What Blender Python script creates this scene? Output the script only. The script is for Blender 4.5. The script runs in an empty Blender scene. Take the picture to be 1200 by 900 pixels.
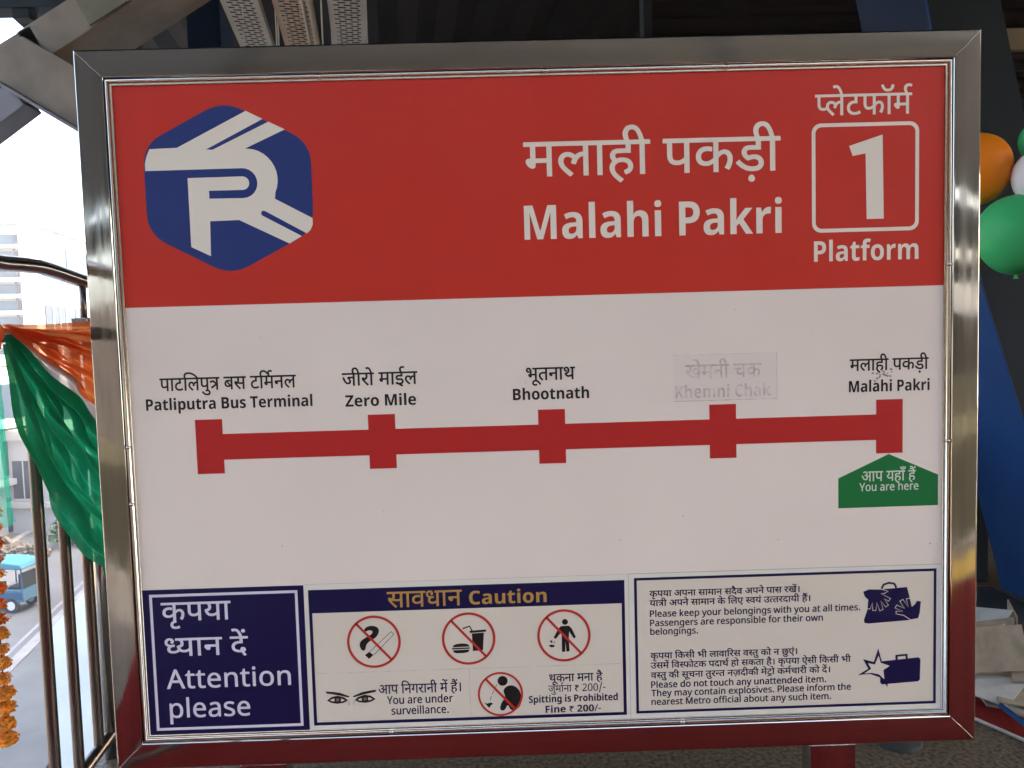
import bpy, bmesh, math, random
from mathutils import Vector, Matrix
from mathutils.geometry import tessellate_polygon
random.seed(7)
R = math.radians
sc = bpy.context.scene
COL = sc.collection

# ------------------------------------------------------------------ camera
cam_d = bpy.data.cameras.new('camera')
cam = bpy.data.objects.new('camera', cam_d); COL.objects.link(cam)
cam_d.sensor_width = 36.0; cam_d.lens = 27.0
cam_d.clip_start = 0.02; cam_d.clip_end = 3000
rt = Vector((0.9994973, -0.0140611, -0.0284159))
dn = Vector((-0.0292336, -0.0618420, -0.9976577))
fw = Vector((0.0122709, 0.9979870, -0.0622219))
m = Matrix((rt, -dn, -fw)).transposed().to_4x4()
m.translation = Vector((-0.0801, -1.6583, 1.3366))
cam.matrix_world = m
sc.camera = cam

# ------------------------------------------------------------------ sky, sun, exposure
SUN = Vector((0.74, 0.20, 0.66)).normalized()          # direction towards the sun
elev = math.asin(SUN.z); azim = math.atan2(SUN.x, SUN.y)
w = bpy.data.worlds.new('World'); sc.world = w; w.use_nodes = True
nt = w.node_tree
sky = nt.nodes.new('ShaderNodeTexSky'); sky.sky_type = 'NISHITA'; sky.sun_disc = False
sky.sun_elevation = elev; sky.sun_rotation = azim
sky.dust_density = 8.0; sky.air_density = 1.0; sky.ozone_density = 0.3
bg = nt.nodes['Background']; bg.inputs[1].default_value = 0.15
nt.links.new(sky.outputs[0], bg.inputs[0])
sd = bpy.data.lights.new('sun', 'SUN'); sd.energy = 2.0; sd.angle = R(0.5); sd.color = (1.0, 0.95, 0.87)
sun = bpy.data.objects.new('sun', sd); COL.objects.link(sun)
sun.rotation_euler = SUN.to_track_quat('Z', 'Y').to_euler(); sun.location = SUN * 50
vs = sc.view_settings
vs.view_transform = 'Standard'; vs.look = 'None'; vs.gamma = 1.0; vs.use_curve_mapping = False
vs.exposure = 3.46
sc.render.engine = 'CYCLES'
sc.cycles.use_denoising = True
sc.cycles.max_bounces = 10; sc.cycles.diffuse_bounces = 6; sc.cycles.glossy_bounces = 5
sc.cycles.transparent_max_bounces = 12
sc.cycles.sample_clamp_indirect = 6.0
sc.cycles.caustics_reflective = False; sc.cycles.caustics_refractive = False

# ------------------------------------------------------------------ materials
def mat(name, col, rough=0.5, metal=0.0, var=0.0, vscale=8.0, bump=0.0, bscale=40.0, spec=0.5,
        rvar=0.0, stretch=(1, 1, 1), col2=None, detail=4.0, wave=0.0):
    M = bpy.data.materials.new(name); M.use_nodes = True
    t = M.node_tree; b = t.nodes['Principled BSDF']
    b.inputs['Base Color'].default_value = (*col, 1); b.inputs['Roughness'].default_value = rough
    b.inputs['Metallic'].default_value = metal; b.inputs['Specular IOR Level'].default_value = spec
    tc = t.nodes.new('ShaderNodeTexCoord'); mp = t.nodes.new('ShaderNodeMapping')
    mp.inputs['Scale'].default_value = stretch
    t.links.new(tc.outputs['Object'], mp.inputs['Vector'])
    def noise(s, d=detail):
        n = t.nodes.new('ShaderNodeTexNoise'); n.inputs['Scale'].default_value = s; n.inputs['Detail'].default_value = d
        t.links.new(mp.outputs[0], n.inputs['Vector']); return n
    if var or col2:
        n = noise(vscale); cr = t.nodes.new('ShaderNodeValToRGB')
        c2 = col2 or tuple(min(1, c * (1 + var)) for c in col)
        c1 = col if col2 else tuple(c * (1 - var) for c in col)
        cr.color_ramp.elements[0].position = 0.35; cr.color_ramp.elements[1].position = 0.65
        cr.color_ramp.elements[0].color = (*c1, 1); cr.color_ramp.elements[1].color = (*c2, 1)
        t.links.new(n.outputs[0], cr.inputs[0]); t.links.new(cr.outputs[0], b.inputs['Base Color'])
    if rvar:
        n = noise(vscale * 1.7); mr = t.nodes.new('ShaderNodeMapRange')
        mr.inputs[1].default_value = 0.3; mr.inputs[2].default_value = 0.7
        mr.inputs[3].default_value = max(0.02, rough - rvar); mr.inputs[4].default_value = rough + rvar
        t.links.new(n.outputs[0], mr.inputs[0]); t.links.new(mr.outputs[0], b.inputs['Roughness'])
    if bump:
        n = noise(bscale); bp = t.nodes.new('ShaderNodeBump'); bp.inputs['Strength'].default_value = bump
        bp.inputs['Distance'].default_value = 0.01
        t.links.new(n.outputs[0], bp.inputs['Height']); t.links.new(bp.outputs[0], b.inputs['Normal'])
        if wave:                                            # slow unevenness of the sheet, the same in every direction
            n2 = t.nodes.new('ShaderNodeTexNoise'); n2.inputs['Scale'].default_value = 7; n2.inputs['Detail'].default_value = 2
            t.links.new(tc.outputs['Object'], n2.inputs['Vector'])
            b2 = t.nodes.new('ShaderNodeBump'); b2.inputs['Strength'].default_value = wave; b2.inputs['Distance'].default_value = 0.01
            t.links.new(n2.outputs[0], b2.inputs['Height']); t.links.new(b2.outputs[0], bp.inputs['Normal'])
    return M

def fabric(name, col, transp, translu=0.45, gloss=0.12, rough=0.35):
    M = bpy.data.materials.new(name); M.use_nodes = True; t = M.node_tree
    for n in list(t.nodes):
        if n.type == 'BSDF_PRINCIPLED': t.nodes.remove(n)
    out = t.nodes['Material Output']
    d = t.nodes.new('ShaderNodeBsdfDiffuse'); d.inputs[0].default_value = (*col, 1)
    tl = t.nodes.new('ShaderNodeBsdfTranslucent'); tl.inputs[0].default_value = (*[min(1, c * 1.5) for c in col], 1)
    g = t.nodes.new('ShaderNodeBsdfGlossy'); g.inputs['Roughness'].default_value = rough
    g.inputs[0].default_value = (*[0.5 * c + 0.3 for c in col], 1)
    tr = t.nodes.new('ShaderNodeBsdfTransparent'); tr.inputs[0].default_value = (*[0.35 + 0.65 * min(1, c * 2.2) for c in col], 1)
    tc = t.nodes.new('ShaderNodeTexCoord'); nz = t.nodes.new('ShaderNodeTexNoise'); nz.inputs['Scale'].default_value = 55; nz.inputs['Detail'].default_value = 6
    t.links.new(tc.outputs['Object'], nz.inputs['Vector'])
    bp = t.nodes.new('ShaderNodeBump'); bp.inputs['Strength'].default_value = 0.45; bp.inputs['Distance'].default_value = 0.01
    t.links.new(nz.outputs[0], bp.inputs['Height'])
    for q in (d, tl, g): t.links.new(bp.outputs[0], q.inputs['Normal'])
    def mix(a, b, f):
        x = t.nodes.new('ShaderNodeMixShader'); x.inputs[0].default_value = f
        t.links.new(a.outputs[0], x.inputs[1]); t.links.new(b.outputs[0], x.inputs[2]); return x
    x = mix(mix(mix(d, tl, translu), g, gloss), tr, transp)
    t.links.new(x.outputs[0], out.inputs[0]); return M

STEEL = dict(rough=0.075, metal=1.0, rvar=0.045, vscale=6.0, bump=0.005, wave=0.05)
M = {}
M['steel_h'] = mat('brushed_steel_across', (0.46, 0.445, 0.41), bscale=30, stretch=(0.25, 6, 6), var=0.10, **STEEL)
M['steel_v'] = mat('brushed_steel_upright', (0.46, 0.445, 0.41), bscale=30, stretch=(6, 6, 0.25), var=0.10, **STEEL)
M['bead'] = mat('bright_steel_bead', (0.60, 0.57, 0.50), rough=0.2, metal=1.0, bump=0.03, bscale=60)
M['tube'] = mat('steel_tube', (0.20, 0.165, 0.145), rough=0.28, metal=1.0, var=0.1, bump=0.03, stretch=(4, 4, 0.6))
M['rail'] = mat('worn_steel_handrail', (0.30, 0.27, 0.25), rough=0.2, metal=1.0, bump=0.02)
M['chrome'] = mat('chrome', (0.65, 0.63, 0.6), rough=0.12, metal=1.0)
M['white'] = mat('sign_white', (0.72, 0.650, 0.558), rough=0.40, rvar=0.10, wave=0.03, var=0.025, vscale=2.5, bump=0.008, bscale=14, spec=0.25)
M['white2'] = mat('notice_white', (0.63, 0.58, 0.47), rough=0.42, var=0.02, vscale=3, spec=0.25)
M['margin'] = mat('sheet_margin_white', (0.68, 0.66, 0.56), rough=0.42, spec=0.25)
M['patch'] = mat('cover_patch_white', (0.69, 0.62, 0.54), rough=0.5, spec=0.25)
M['faint'] = mat('faded_lettering', (0.52, 0.47, 0.42), rough=0.5, var=0.2, vscale=60, spec=0.25)
M['seam'] = mat('seam_grey', (0.42, 0.40, 0.36), rough=0.6)
M['red'] = mat('sign_red', (0.51, 0.030, 0.015), rough=0.38, rvar=0.10, wave=0.03, var=0.03, vscale=2, bump=0.008, bscale=14, spec=0.25)
M['route'] = mat('route_red', (0.42, 0.018, 0.016), rough=0.42, spec=0.25)
M['logo_blue'] = mat('logo_blue', (0.016, 0.035, 0.155), rough=0.42, spec=0.25)
M['vinyl'] = mat('vinyl_cream', (0.73, 0.68, 0.56), rough=0.42, spec=0.25)
M['black'] = mat('lettering_black', (0.012, 0.010, 0.010), rough=0.45, spec=0.25)
M['navy'] = mat('notice_navy', (0.006, 0.0045, 0.045), rough=0.40, spec=0.25)
M['navy_text'] = mat('lettering_navy', (0.016, 0.014, 0.05), rough=0.45, spec=0.25)
M['lilac'] = mat('lettering_lilac_white', (0.62, 0.60, 0.66), rough=0.45, spec=0.25)
M['gold'] = mat('lettering_gold', (0.42, 0.25, 0.06), rough=0.45, spec=0.25)
M['green'] = mat('arrow_green', (0.006, 0.15, 0.035), rough=0.42, spec=0.25)
M['mint'] = mat('lettering_mint', (0.55, 0.66, 0.52), rough=0.45, spec=0.25)
M['ring'] = mat('prohibition_red', (0.45, 0.03, 0.02), rough=0.45, spec=0.25)
M['smear'] = mat('dirt_smear', (0.30, 0.26, 0.21), rough=0.8, var=0.25, vscale=90)
M['grime'] = mat('sign_backing', (0.2, 0.19, 0.18), rough=0.6)
M['iris'] = mat('iris_grey', (0.16, 0.13, 0.08), rough=0.5)

# ------------------------------------------------------------------ objects
def tag(o, label=None, cat=None, group=None, kind=None):
    if label: o['label'] = label
    if cat: o['category'] = cat
    if group: o['group'] = group
    if kind: o['kind'] = kind
    return o
def empty(name, loc=(0, 0, 0), label=None, cat=None, group=None):
    o = bpy.data.objects.new(name, None); COL.objects.link(o); o.location = loc
    o.empty_display_size = 0.1
    bpy.context.view_layer.update()
    return tag(o, label, cat, group)
def link(name, me, parent=None, mats=()):
    o = bpy.data.objects.new(name, me); COL.objects.link(o)
    for q in mats: me.materials.append(q)
    if parent:
        o.parent = parent
        base = Vector((0, 0, 0)); p = parent
        while p: base += p.location; p = p.parent
        o.location = -base                                  # meshes below are written in world coordinates
    return o
def mesh(name, verts, faces, material, parent=None, smooth=False, midx=None):
    me = bpy.data.meshes.new(name); me.from_pydata([tuple(v) for v in verts], [], faces); me.update()
    ml = material if isinstance(material, (list, tuple)) else ([material] if material else [])
    o = link(name, me, parent, ml)
    if smooth:
        for p in me.polygons: p.use_smooth = True
    if midx:
        for p, i in zip(me.polygons, midx): p.material_index = i
    return o
class MB:
    def __init__(s): s.v = []; s.f = []
    def add(s, v, f):
        k = len(s.v); s.v += [Vector(q) for q in v]; s.f += [tuple(i + k for i in g) for g in f]
    def box(s, x0, x1, y0, y1, z0, z1, T=None):
        v = [Vector((x, y, z)) for x in (x0, x1) for y in (y0, y1) for z in (z0, z1)]
        if T: v = [T @ q for q in v]
        s.add(v, [(0, 1, 3, 2), (4, 6, 7, 5), (0, 4, 5, 1), (2, 3, 7, 6), (0, 2, 6, 4), (1, 5, 7, 3)])
    def tube(s, pts, r, n=14, cap=True):
        pts = [Vector(p) for p in pts]; k = len(s.v); rs = r if isinstance(r, (list, tuple)) else [r] * len(pts)
        up = None
        for i, p in enumerate(pts):
            d = (pts[min(i + 1, len(pts) - 1)] - pts[max(i - 1, 0)]).normalized()
            if up is None:
                up = d.orthogonal().normalized()
            up = (up - d * up.dot(d)).normalized(); q = d.cross(up)
            for j in range(n):
                a = 2 * math.pi * j / n; s.v.append(p + (up * math.cos(a) + q * math.sin(a)) * rs[i])
        for i in range(len(pts) - 1):
            for j in range(n):
                a = k + i * n + j; b = k + i * n + (j + 1) % n
                s.f.append((a, b, b + n, a + n))
        if cap:
            s.f.append(tuple(k + j for j in reversed(range(n)))); s.f.append(tuple(k + (len(pts) - 1) * n + j for j in range(n)))
    def prism(s, poly, y0, y1):                    # polygon in x,z swept along y
        n = len(poly); k = len(s.v)
        for y in (y0, y1): s.v += [Vector((x, y, z)) for x, z in poly]
        s.f.append(tuple(k + i for i in range(n))); s.f.append(tuple(k + n + i for i in reversed(range(n))))
        for i in range(n): j = (i + 1) % n; s.f.append((k + i, k + n + i, k + n + j, k + j))
    def ball(s, c, r, n=20, m=12, sz=1.0, tip=0.0):
        k = len(s.v); c = Vector(c)
        for i in range(m + 1):
            t = math.pi * i / m
            for j in range(n):
                a = 2 * math.pi * j / n; z = math.cos(t); q = math.sin(t) * (1 + tip * z)
                s.v.append(c + Vector((q * math.cos(a), q * math.sin(a), z * sz)) * r)
        for i in range(m):
            for j in range(n):
                a = k + i * n + j; b = k + i * n + (j + 1) % n; s.f.append((a, a + n, b + n, b))
    def build(s, name, material, parent=None, smooth=False, bevel=0.0, seg=2):
        o = mesh(name, s.v, s.f, material, parent, smooth)
        bm = bmesh.new(); bm.from_mesh(o.data); bmesh.ops.remove_doubles(bm, verts=bm.verts, dist=1e-5)
        bmesh.ops.recalc_face_normals(bm, faces=bm.faces)
        if bevel:
            ed = [e for e in bm.edges if len(e.link_faces) == 2 and e.calc_face_angle(0) > 0.5]
            bmesh.ops.bevel(bm, geom=ed, offset=bevel, segments=seg, profile=0.5, affect='EDGES', clamp_overlap=True)
        bm.to_mesh(o.data); bm.free(); return o
GLYPHS = [
 '509,551 509,0 428,0 428,250 207,250 207,213 q207,180 q178,151 159,151 q140,151 q98,176 q62,215 q39,259 39,278 q39,296 q66,321 100,321 126,321 126,551 0,551 0,622 612,622 612,551/428,551 207,551 207,321 428,321',
 '0,551 0,622 693,622 693,551 589,551 589,0 508,0 508,355 q502,356 494,356 q470,356 q420,332 q374,269 356,208 279,232 q291,278 311,313 q287,331 q239,353 209,353 q169,353 q126,307 126,271 q126,233 q169,164 q251,89 309,40 255,-12 q197,38 q101,129 q45,222 45,275 q45,328 q94,395 q168,426 204,426 q248,426 q321,397 354,370 q412,426 499,426 q504,426 508,426 508,551',
 '170,551 170,0 89,0 89,551 0,551 0,622 273,622 273,551',
 '321,69 q357,80 q403,116 403,148 q403,186 q345,229 280,229 q211,229 q138,172 138,124 q138,93 q161,35 q232,-36 302,-89 248,-142 q157,-71 q58,53 58,130 q58,168 q89,227 115,248 q96,266 q69,318 69,352 q69,380 q89,420 106,433 q129,450 q188,465 229,465 361,465 361,551 0,551 0,622 546,622 546,551 442,551 442,394 230,394 q199,394 q173,388 164,381 q149,369 149,347 q149,327 q169,296 183,284 q230,300 284,300 q353,300 q440,258 q481,191 481,153 q481,95 q413,19 348,2',
 '-185,615 q-202,650 q-220,714 -220,748 q-220,813 q-136,896 -61,896 q-1,896 q79,839 q137,718 163,622 273,622 273,551 170,551 170,0 89,0 89,551 0,551 0,622 87,622 q59,726 q-2,825 -57,825 q-97,825 q-139,776 -139,733 q-139,699 q-119,644 -105,615',
 '479,551 479,0 398,0 398,191 q369,172 q301,146 254,146 q214,146 q149,173 128,194 q103,221 q79,294 79,358 79,551 0,551 0,622 583,622 583,551/398,551 160,551 160,369 q160,328 q166,280 q179,251 190,240 q213,217 263,217 q303,217 q373,255 398,280',
 '777,551 452,551 452,349 q500,399 569,399 q634,399 q716,316 716,239 q716,193 q686,89 651,39 579,80 q604,112 q636,196 636,237 q636,284 q597,330 562,330 q508,330 452,258 452,0 371,0 371,174 q347,154 q276,118 226,118 q179,118 q96,156 q46,233 46,290 q46,370 q156,464 244,464 q267,464 q324,457 339,454 333,381 q317,385 q268,391 249,391 q191,391 q127,339 127,292 q127,239 q188,188 228,188 q272,188 q341,230 371,260 371,551 0,551 0,622 777,622',
 '358,222 q329,222 q271,208 248,197 q201,225 q137,301 137,352 q137,380 q157,420 174,433 q197,450 q259,465 308,465 401,465 401,551 0,551 0,622 592,622 592,551 482,551 482,394 298,394 q267,394 q241,388 232,381 q217,369 217,347 q217,323 q245,290 261,277 q307,294 362,294 q436,294 q534,219 534,154 q534,87 q436,0 337,0 q239,0 q84,88 25,158 86,207 q143,139 q262,74 337,74 q453,74 453,152 q453,187 q404,222/257,-134 q257,-110 q290,-76 312,-76 q335,-76 q367,-110 367,-134 q367,-159 q335,-192 312,-192 q290,-192 q257,-159',
 '90,0 90,714 296,714 465,168 468,168 647,714 853,714 853,0 712,0 712,338 q712,372 q715,460 q718,539 719,559 715,559 531,0 392,0 220,560 216,560 q218,540 q222,460 q225,369 225,332 225,0',
 '211,-10 q138,-10 q42,75 42,163 q42,250 q164,333 286,337 381,340 381,364 q381,407 q336,447 296,447 q256,447 q180,424 142,407 93,508 q137,531 q244,557 302,557 q412,557 q529,462 529,364 529,0 425,0 396,74 392,74 q357,30 q279,-10/267,99 q315,99 q381,156 381,208 381,253 323,251 q251,249 q195,201 195,162 q195,128 q235,99',
 '78,0 78,760 227,760 227,0',
 '78,0 78,760 227,760 227,605 q227,565 q222,491 220,476 228,476 q254,518 q336,556 386,556 q475,556 q582,461 582,356 582,0 433,0 433,319 q433,437 345,437 q278,437 q227,344 227,257 227,0',
 '153,614 q119,614 q72,646 72,687 q72,729 q119,760 153,760 q186,760 q234,729 234,687 q234,646 q186,614/78,0 78,546 227,546 227,0',
 '90,0 90,714 318,714 q456,714 q583,595 583,491 q583,429 q531,320 q410,254 306,254 241,254 241,0/241,378 291,378 q355,378 q430,429 430,486 q430,590 310,590 241,590',
 '78,0 78,760 227,760 227,420 q227,389 q222,328 219,297 221,297 q236,318 q268,361 286,380 439,546 607,546 390,309 620,0 448,0 291,221 227,170 227,0',
 '78,0 78,546 191,546 213,454 220,454 q244,496 q328,556 383,556 q394,556 q424,554 433,552 422,412 q415,414 q388,417 378,417 q340,417 q270,390 q227,330 227,278 227,0',
 '160,551 160,369 q160,328 q166,280 q179,251 190,240 q213,217 263,217 q304,217 q375,257 400,282 436,214 q396,186 q313,146 254,146 q214,146 q149,173 128,194 q103,221 q79,294 79,358 79,551 0,551 0,622 322,622 322,551',
 '-169,615 q-190,694 q-231,785 q-281,823 -315,823 q-337,823 q-371,814 -385,809 -409,882 q-370,896 -318,896 q-264,896 q-185,845 q-122,722 -94,615',
 '519,551 371,551 371,349 316,349 q268,349 q204,333 181,318 q126,280 126,215 q126,167 q170,104 q241,74 283,74 q337,74 q413,99 455,121 482,47 q438,27 q339,0 286,0 q217,0 q108,52 q46,150 46,220 q46,285 q114,374 q225,420 288,420 290,420 290,551 0,551 0,622 519,622',
 '460,551 460,349 q485,373 q543,399 578,399 q643,399 q725,316 725,239 q725,193 q695,89 660,39 588,80 q613,112 q645,196 645,237 q645,284 q605,330 570,330 q517,330 460,257 460,0 379,0 379,193 q355,174 q291,146 248,146 q208,146 q144,175 125,197 q100,226 q79,297 79,354 79,551 0,551 0,622 786,622 786,551/160,551 160,360 q160,305 q172,257 188,240 q208,217 248,217 q289,217 q353,251 379,278 379,551',
 '170,551 170,0 89,0 89,551 0,551 0,622 273,622 273,551/298,863 q275,763 q168,680 91,680 q19,680 q-89,769 -123,863 -52,887 q-26,817 q41,749 94,749 q151,749 q206,822 222,889',
 '-190,615 q-211,650 q-240,726 -240,762 q-240,829 q-151,896 -85,896 q-53,896 q1,883 21,872 -1,806 q-18,815 q-56,827 -78,827 q-118,827 q-160,782 -160,747 q-160,714 q-133,651 -108,615',
 '265,-10 q216,-10 q139,22 q94,101 94,171 94,434 23,434 23,497 105,547 148,662 243,662 243,546 396,546 396,434 243,434 243,171 q243,140 q279,109 308,109 q333,109 q379,119 402,126 402,15 q378,5 q307,-10',
 '102,0 102,434 20,434 20,506 102,546 102,586 q102,656 q149,733 q236,765 295,765 q339,765 q410,751 432,742 394,633 q377,638 q337,647 311,647 q280,647 q251,609 251,580 251,546 380,546 380,434 251,434 251,0',
 '308,-10 q232,-10 q113,56 q45,183 45,274 q45,410 q187,556 311,556 q388,556 q506,490 q574,365 574,274 q574,138 q431,-10/310,110 q369,110 q422,193 422,274 q422,355 q369,436 309,436 q250,436 q197,355 197,274 q197,193 q250,110',
 '78,0 78,546 192,546 212,476 220,476 q245,518 q332,556 379,556 q439,556 q523,517 545,476 558,476 q583,518 q672,556 719,556 q812,556 q907,461 907,356 907,0 758,0 758,319 q758,437 676,437 q617,437 q567,353 567,274 567,0 418,0 418,319 q418,437 336,437 q274,437 q227,344 227,257 227,0',
 '89,551 0,551 0,622 80,622 q68,644 q53,693 53,724 q53,804 q187,896 302,896 q427,896 q633,825 q798,699 861,615 772,615 q674,718 q449,824 325,824 q233,824 q134,766 134,710 q134,682 q153,639 165,622 273,622 273,551 170,551 170,0 89,0',
 '-248,-12 q-194,11 -136,11 q-61,11 q22,-66 22,-129 q22,-190 q-71,-268 -157,-268 q-254,-268 q-395,-176 -455,-100 -394,-57 q-355,-105 q-285,-167 q-206,-196 -157,-196 q-51,-196 -51,-122 q-51,-89 q-100,-57 -131,-57 q-158,-57 q-201,-68 -222,-79',
 '127,65 80,132 326,281 q284,335 q223,380 181,380 q153,380 q96,364 55,343 27,417 q61,433 q135,456 179,456 q219,456 q283,431 q345,374 382,326 382,551 0,551 0,622 566,622 566,551 463,551 463,0 382,0 382,234',
 '585,551 482,551 482,0 401,0 401,165 q374,147 q297,118 241,118 q185,118 q96,160 q46,235 46,286 q46,372 q167,464 265,464 q279,464 q319,461 q358,457 369,454 363,385 q343,389 q293,395 268,395 q248,395 230,392 365,224 q384,238 401,256 401,551 0,551 0,622 585,622/127,287 q127,235 q194,184 242,184 q260,184 q293,190 308,195 168,370 q127,342',
 '587,551 587,0 506,0 506,266 q477,257 q419,251 380,251 q338,251 q245,266 212,277 q192,264 167,253 q208,201 q319,91 380,42 326,-12 q270,37 q171,137 q95,225 73,256 q51,287 q40,323 40,340 q40,359 q70,393 104,393 q129,393 q166,370 181,350 q202,369 q217,428 217,458 q217,488 q208,536 201,551 0,551 0,622 691,622 691,551/369,322 q408,322 q472,330 506,339 506,551 281,551 q288,534 q298,488 298,458 q298,416 q279,354 262,333 q314,322',
 '89,551 0,551 0,622 82,622 q68,647 q53,701 53,731 q53,805 q158,896 249,896 q324,896 q447,843 499,792 q509,844 q591,896 649,896 q681,896 q735,883 755,872 733,806 q716,815 q678,827 656,827 q616,827 q574,782 574,747 q574,714 q601,651 626,615 540,615 q479,721 q342,825 262,825 q202,825 q134,768 134,720 q134,690 q152,642 165,622 273,622 273,551 170,551 170,0 89,0',
 '0,622 569,622 569,551 466,551 466,0 385,0 385,298 204,298 204,244 q204,216 q176,188 153,188 q129,188 q75,230 q37,290 37,318 q37,341 q64,369 98,369 385,369 385,551 0,551',
 '78,-240 78,546 199,546 220,475 227,475 q249,508 q323,556 382,556 q474,556 q588,413 588,274 q588,135 q470,-10 378,-10 q319,-10 q249,33 227,60 219,60 q227,18 227,-20 227,-240/336,111 q387,111 q436,196 436,276 q436,437 334,437 q276,437 q229,365 227,291 227,275 q227,196 q274,111',
 '269,-10 q181,-10 q75,85 75,190 75,546 224,546 224,227 q224,169 q266,109 312,109 q380,109 q430,202 430,289 430,546 579,546 579,0 465,0 445,70 437,70 q411,28 q320,-10',
 '90,0 90,714 312,714 q455,714 q601,634 601,533 q601,472 q544,388 491,379 491,374 q527,367 q585,331 q619,263 619,207 q619,110 q479,0 357,0/241,431 329,431 q395,431 q446,473 446,513 q446,554 q386,590 321,590 241,590/241,125 340,125 q408,125 q462,178 462,222 q462,262 q407,311 335,311 241,311',
 '226,-10 q169,-10 q87,5 46,22 46,145 q90,125 q192,99 231,99 q275,99 q312,125 312,146 q312,160 q297,182 q247,210 194,232 q143,254 q77,297 q45,358 45,404 q45,480 q163,556 261,556 q312,556 q404,536 453,513 408,406 q368,423 q296,446 259,446 q193,446 193,410 q193,397 q210,376 q259,352 307,332 q354,313 q422,272 q459,211 459,162 q459,79 q342,-10',
 '214,0 214,588 20,588 20,714 559,714 559,588 365,588 365,0',
 '325,-10 q243,-10 q117,51 q45,175 45,269 q45,365 q110,492 q226,556 303,556 q416,556 q548,427 548,308 548,236 196,236 q198,173 q269,101 332,101 q385,101 q471,122 517,144 517,29 q477,9 q388,-10/199,335 408,335 q407,385 q357,450 304,450 q261,450 q204,394',
 '78,0 78,546 192,546 212,476 220,476 q246,518 q337,556 388,556 q476,556 q582,461 582,356 582,0 433,0 433,319 q433,378 q391,437 345,437 q277,437 q227,344 227,257 227,0',
 '653,551 653,0 572,0 572,370 435,370 q394,370 378,373 q414,343 q458,263 458,218 q458,172 q417,110 q350,80 310,80 q257,80 q161,141 q73,282 31,401 102,426 q148,292 q248,153 306,153 q338,153 q379,187 379,227 q379,271 q318,349 273,377 302,441 572,441 572,551 0,551 0,622 757,622 757,551',
 '395,42 341,-12 q282,37 q178,137 q98,225 75,256 q53,287 q40,323 40,340 q40,359 q70,393 104,393 q129,393 q166,370 181,349 q220,369 q256,429 256,468 q256,491 q246,536 239,551 0,551 0,622 424,622 424,551 320,551 q336,516 336,458 q336,403 q292,327 q216,274 167,254 q212,202 q331,91',
 '170,551 170,0 89,0 89,551 0,551 0,622 273,622 273,551/90,615 q69,694 q28,785 q-22,823 -56,823 q-78,823 q-112,814 -126,809 -150,882 q-111,896 -59,896 q-5,896 q74,845 q137,722 165,615',
 '271,222 q242,222 q184,208 161,197 q114,225 q50,301 50,352 q50,380 q70,420 87,433 q110,450 q172,465 221,465 314,465 314,551 0,551 0,622 505,622 505,551 395,551 395,394 211,394 q180,394 q154,388 145,381 q130,369 130,347 q130,323 q158,290 174,277 q220,294 275,294 q349,294 q447,219 447,154 q447,89 q364,14 289,4 q318,-8 q381,-30 415,-40 382,-110 q325,-84 q221,-27 176,1 q117,4 q48,33 48,65 q48,87 q75,116 101,116 q121,116 q164,95 194,70 q208,68 219,68 q289,68 q366,109 366,153 q366,186 q317,222/293,615 q272,650 q243,726 243,762 q243,829 q332,896 398,896 q430,896 q484,883 504,872 482,806 q465,815 q427,827 405,827 q365,827 q323,782 323,747 q323,714 q350,651 375,615',
 '24,0 24,98 366,589 33,589 33,714 546,714 546,616 204,125 555,125 555,0',
 '174,632 q211,632 q269,611 291,586 q309,567 q332,499 332,437 332,321 533,321 533,551 402,551 402,622 717,622 717,551 614,551 614,0 533,0 533,250 332,250 332,213 q332,180 q303,151 283,151 q264,151 q222,176 q186,215 q164,259 164,278 q164,296 q191,321 224,321 253,321 253,426 q253,473 q243,523 232,538 q212,568 169,568 q142,568 q114,542 114,521 q114,493 q161,463 218,460 210,389 q135,395 q46,456 46,520 q46,579 q122,632',
 '-63,-245 q-88,-255 q-145,-268 -173,-268 q-248,-268 q-333,-189 -333,-126 q-333,-69 q-241,11 -162,11 q-87,11 q25,-45 q111,-136 145,-189 83,-228 q29,-145 q-83,-57 -156,-57 q-207,-57 q-259,-96 -259,-128 q-259,-166 q-209,-196 -178,-196 q-151,-196 q-109,-185 -88,-175',
 '481,551 481,0 400,0 400,328 291,328 q230,328 q169,316 150,299 q126,280 126,237 q126,188 q200,97 271,40 217,-12 q171,28 q92,108 q45,194 45,242 q45,277 q72,333 93,351 q122,376 q204,399 272,399 400,399 400,551 0,551 0,622 584,622 584,551',
 '553,551 553,0 472,0 472,180 q443,161 q363,132 308,132 q223,132 q104,229 83,322 q178,342 q255,413 255,467 q255,517 q208,568 171,568 q146,568 q114,544 114,521 q114,470 195,461 187,391 q122,400 q46,461 46,519 q46,575 q119,632 172,632 q213,632 q288,597 q336,525 336,469 q336,395 q256,303 182,274 q205,238 q263,203 314,203 q366,203 q440,243 472,275 472,551 390,551 390,622 656,622 656,551',
 '729,551 729,0 648,0 648,45 q613,26 q530,7 488,7 q380,7 q183,114 85,239 q58,274 q40,319 40,338 q40,359 q70,393 104,393 q129,393 q166,370 181,350 q202,369 q217,428 217,458 q217,484 q210,531 201,551 0,551 0,622 833,622 833,551/534,232 q569,232 q627,261 648,280 648,551 281,551 q298,514 298,458 q298,376 q228,280 166,253 q236,169 q391,79 490,79 q533,79 q611,99 648,122 648,198 q625,184 q561,164 521,164 q474,164 q399,203 q356,273 356,319 q356,392 q452,473 531,473 q548,473 q602,468 616,463 610,394 q595,398 q558,404 540,404 q492,404 q437,360 437,316 q437,273 q492,232',
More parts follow.
